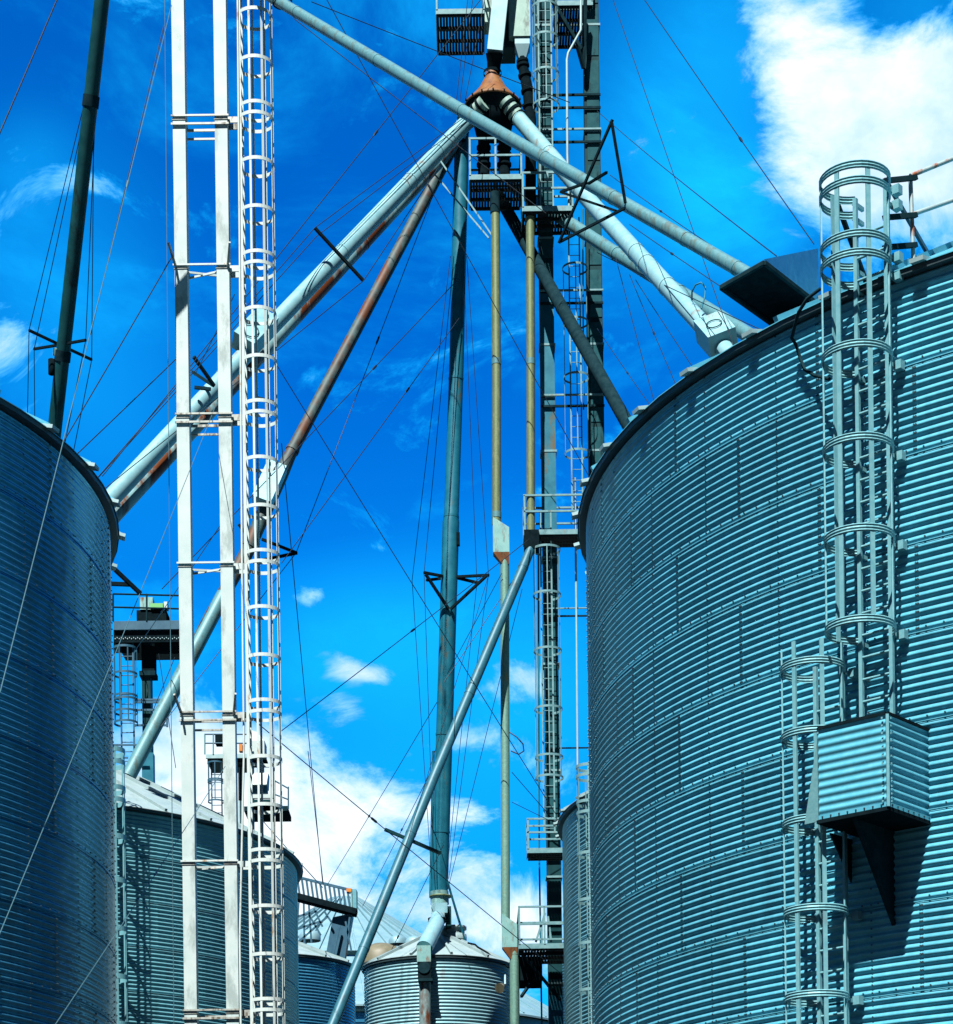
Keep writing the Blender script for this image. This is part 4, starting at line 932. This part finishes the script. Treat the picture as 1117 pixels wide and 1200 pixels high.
# conveyor bridge
FY = 104.0
t = thing('conveyor_bridge', 'blue lattice conveyor bridge with an orange end, reaching over the far cone roof', 'conveyor', at(400, 1100, FY))
def ln(f, top): 
    x = 300+f*118
    return at(x, (1016+f*29 if top else 1039+f*31), FY)
mb = MB(); mb.beam(ln(0, 1), ln(1, 1), .12, .12); part(mb, 'top_chord', M['bluepart'], t)
mb = MB(); mb.beam(ln(0, 0), ln(1, 0), .9, .28); part(mb, 'walkway', M['black'], t)
for i in range(23):
    f_ = i/22; mb = MB(); mb.beam(ln(f_, 1), ln(min(1, f_+.03), 0), .10, .10, up=Vector((0, 1, 0))); part(mb, 'lattice_bar', M['bluepart'], t)
fbox(406, 412, 1041, 1045, .5, 'orange', 'end_motor', dy=-.1)
fbox(413, 418, 1042, 1069, .7, 'galv_far', 'end_plate', dy=-.1); fbox(411, 413, 1046, 1066, .5, 'rustbox', 'end_plate', dy=-.15)
mb = MB(); mb.add([at(390, 1075, FY), at(413, 1070, FY), at(396, 1162, FY), at(374, 1162, FY)]+[at(390, 1075, FY)+Vector((0, 1.2, 0)), at(413, 1070, FY)+Vector((0, 1.2, 0)), at(396, 1162, FY)+Vector((0, 1.2, 0)), at(374, 1162, FY)+Vector((0, 1.2, 0))], [(0, 1, 2, 3), (7, 6, 5, 4), (0, 4, 5, 1), (1, 5, 6, 2), (2, 6, 7, 3), (3, 7, 4, 0)]); part(mb, 'support_box', M['bluepart'], t)
for (xa, ya, xb, yb) in ((350, 1058, 347, 1105), (356, 1058, 357, 1110), (362, 1060, 365, 1105), (345, 1075, 372, 1068), (345, 1090, 375, 1080), (368, 1065, 378, 1086), (380, 1068, 388, 1080), (362, 1072, 376, 1096), (345, 1108, 384, 1074), (410, 1075, 398, 1160), (405, 1080, 412, 1115), (398, 1085, 380, 1165)):
    mb = MB(); mb.beam(at(xa, ya, FY-.3), at(xb, yb, FY-.3), .09, .09); part(mb, 'strut', M['bluepart'], t)

# low shed strip at the bottom between the bins
t = thing('shed', 'low blue sided shed glimpsed at the bottom beside the leaning spout', 'shed', at(420, 1200, 95))
a = at(380, 1187, 95); b = at(440, 1187, 95)
mb = MB(); mb.box(a.x, b.x, 95, 99, 0, a.z)
for i in range(8): mb.box(a.x, b.x, 94.95, 94.99, a.z-.25*i-.18, a.z-.25*i-.06)
part(mb, 'wall', M['galv_b'], t)
mb = MB(); mb.box(a.x-.2, b.x+.2, 94.8, 99.2, a.z+.01, a.z+.12); part(mb, 'roof', M['dark'], t)

# ------------------------------------------------------------------ cables
G_FAN = 'guy cables fanning from the distributor to the lower left'
def cable(label, a, b, r=.013, sag=.0015, mat='cable', group=None, mid=None):
    A = at(*a); B = at(*b); n = 12; L_ = (B-A).length
    pts = [A.lerp(B, i/n)-Z3*(sag*L_*4*(i/n)*(1-i/n)) for i in range(n+1)]
    if mid: pts = [A]+[at(*q) for q in mid]+[B]
    mb = MB(); mb.path(pts, r*.85, 6)
    if not mid and L_ > 12 and random.random() < .6:
        f_ = random.uniform(.3, .7); d_ = .16/L_; q0, q1 = A.lerp(B, f_-d_), A.lerp(B, f_+d_); dz = Z3*(sag*L_*4*f_*(1-f_))
        mb.path([q0-dz, q0.lerp(q1, .2)-dz, q0.lerp(q1, .8)-dz, q1-dz], [r*.9, r*2.3, r*2.3, r*.9], 6)
    solo(mb, 'guy_cable', M[mat], label, 'cable', group)
cable('black cable cutting the top left corner of the sky', (70, -8, 40), (-12, 183, 38), r=.016)
T0 = 'thin cable from the collar of the dark leaning spout out to its cross arms'
for a, b, c in (((97, 128), (34, 387), (32, 500)), ((100, 130), (40, 409), (41, 520)), ((112, 128), (100.5, 398.5), (76, 520)), ((110, 130), (107.5, 421.5), (84, 540))):
    cable(T0, (*a, 42), (*c, 44.8), mid=[(*b, 43.6)], r=.011, group='cables of the dark leaning spout')
cable('bright lit cable slanting across the face of the left bin from its rim', (201, 6, 40), (0, 812, 24.5), r=.009, mat='cable_l')
cable('bright lit cable crossing the lower part of the left bin wall', (262, 452, 46.5), (-8, 1113, 22.5), r=.008, mat='cable_l')
cable('bright cable in the lowest left corner of the left bin wall', (264, 898, 43), (60, 1208, 27), r=.008, mat='cable_l')
cable('cable from the white tower bracket down to the left bin rim', (202, 300, 44), (72, 522, 40), r=.013)
cable('cable from the left white leg down to the left bin rim, second below the bracket', (210, 417, 46), (82, 540, 43), r=.013)
FANL = 'dark truss cable running along the thick pale spout past its crossing bar'
cable(FANL, (550, 133, 61), (108, 567, 50), mid=[(369, 267, 57)], r=.013, group=G_FAN)
cable(FANL, (552, 138, 61), (113, 562, 50.4), mid=[(371, 277, 57)], r=.013, group=G_FAN)
cable(FANL, (530, 172, 62), (116, 578, 52), mid=[(426, 329, 57.5)], r=.013, group=G_FAN)
cable('long cable from the top left landing down left past the white ladder', (563, 0, 60), (120, 558, 48), r=.013)
cable('cable from the white ladder up right across to the upright teal spout', (538, 373, 62), (330, 660, 55), r=.013)
cable('cable from the rusty spout slanting down to the white ladder hoops', (537, 327, 62), (190, 690, 50), r=.013)
cable('truss cable of the rust streaked spout down to its forked bar', (523, 188, 62), (347, 648, 58.6), r=.013)
cable('truss cable from the forked bar down to the far motor tower', (347, 648, 58.6), (166, 880, 57), r=.013)
cable('cable dropping from the forked bar toward the white hooped tower', (330, 520, 58), (378, 1035, 90), r=.016)
cable('long straight cable from the top edge to the landing at the right bin edge', (379, -8, 58), (693, 563, 60.5), r=.013)
cable('cable from the top centre sky to the small landing, just under the rusty cone', (345, 22, 60), (640, 250, 60), r=.013)
cable('cable crossing the black neck above the rusty cone', (365, 2, 58), (668, 120, 61), r=.013)
cable('long cable crossing left of the teal spout at mid height', (322, 424, 56), (652, 955, 60.5), r=.013)
V = 'upright stay cable of the teal spout spread by its black triangle'
for a, b, c in (((528, 300), (483, 680), (506, 1030)), ((532, 300), (497, 672), (509, 1030)), ((543, 300), (559, 683), (523, 1030)), ((547, 300), (572.5, 674), (526, 1030))):
    cable(V, (*a, 62), (*c, 63.2), mid=[(*b, 62.6)], r=.012, group='stay cables of the teal spout')
for a, b in (((549, -8), (535, 118)), ((555, -8), (539, 118)), ((568, 0), (545, 118))):
    cable('short cable hanging from the top left landing to the rusty cone', (*a, 60.9), (*b, 61.2), r=.012, group='cables above the rusty cone')
cable('cable from the elevator leg right to the hood, above the grey spout', (700, 130, 61.4), (910, 300, 29.5), r=.010)
cable('cable close above the grey spout toward the hood', (715, 205, 60), (880, 318, 40), r=.011)
cable('steep cable from the top edge to the right bin eave, left of the hood', (717, -5, 55), (872, 440, 46), r=.012)
cable('cable from the top edge ending behind the hood and ladder cage', (749, -10, 52), (954, 286, 40), r=.012)
cable('cable running between the two pale spouts toward the right bin', (738, 263, 58), (900, 372, 46), r=.012)
cable('cable crossing below the pale spouts near the right bin eave', (700, 296, 58), (900, 390, 46), r=.012)
D3 = 'cable dropping from the dark spout joint behind the elevator to the right bin eave'
for a, b in (((722, 303), (772, 490)), ((738, 322), (797, 462)), ((745, 328), (820, 442))):
    cable(D3, (*a, 58), (*b, 47), r=.012, group='cables below the pale spouts')
cable('cable from the right elevator leg slanting to the right bin rim', (700, 385, 61), (778, 497, 47), r=.011)
cable('long cable low in the centre, passing the bar pair of the leaning spout', (300, 846, 46), (660, 1143, 60), r=.013)
cable('cable from the teal spout to the far conveyor bridge', (521, 808, 63), (383, 1038, 84), r=.014)
cable('cable right of the bridge, parallel to the leaning spout', (517, 880, 59), (425, 1062, 80), r=.013)
cable('thin cable to the far store roof beside the leaning spout', (520, 990, 60), (420, 1190, 75), r=.013)
cable('thin cable from the white hooped tower straight to the bridge', (361, 880, 80), (379, 1036, 88), r=.016)
cable('cable from the white hooded far tower down over the pale roof edge', (302, 955, 80), (378, 1040, 66), r=.018)
cable('thin cable from the far motor landing to the white leg', (186, 766, 66), (206, 900, 66), r=.014)
cable('thin cable beside the far motor tower column', (205, 770, 66), (160, 880, 66), r=.014)
cable('thin bluish line running down just left of the white legs', (193, -10, 45.5), (204, 1210, 45.5), r=.010, mat='cable_l')
cable('cable from the leaning spout top to the olive downpipe', (618, 655, 61), (520, 800, 60), r=.012)
cable('cable under the leaning spout, lower of two', (612, 690, 61), (525, 1042, 63), r=.012)
cable('faint cable crossing low to the short landing', (600, 905, 60), (648, 960, 61), r=.012)
cable('cable from the short landing down to the lowest landing', (600, 940, 60), (645, 962, 60.6), r=.010)
cable('cable from the railed landing at the right bin edge down left past the black triangle', (620, 632, 60.6), (328, 858, 47), r=.012)
cable('short cable between the upright teal spout and the middle olive downpipe', (588, 672, 60.4), (524, 790, 62.6), r=.011)
cable('thin cable just under the grey spout left of the rusty cone', (428, 66, 52), (700, 228, 60), r=.011)
cable('thin cable crossing the gap between the white legs, lower half', (262, 610, 47), (160, 760, 60), r=.012)
cable('thin cable crossing the gap between the white legs, upper half', (275, 345, 46), (228, 440, 52), r=.012)
cable('slanting cable left of the dark leaning spout near the top', (192, 30, 44), (106, 392, 43.6), r=.011)
cable('long thin cable from the right end of the black triangle to the leaning spout foot', (572, 676, 62.2), (470, 1010, 54), r=.011)
cable('thin cable fanning from the rust streaked spout to the bottom of the white ladder', (470, 295, 61), (330, 560, 58), r=.011)
mb = MB(); mb.path([at(597, 858, 60.4), at(606, 864, 60.3), at(613, 872, 60.3), at(614, 880, 60.3), at(608, 884, 60.3), at(599, 880, 60.4)], .02, 6); solo(mb, 'cable_loop', M['cable'], 'loose loop of cable on the right of the middle olive downpipe', 'cable loop')
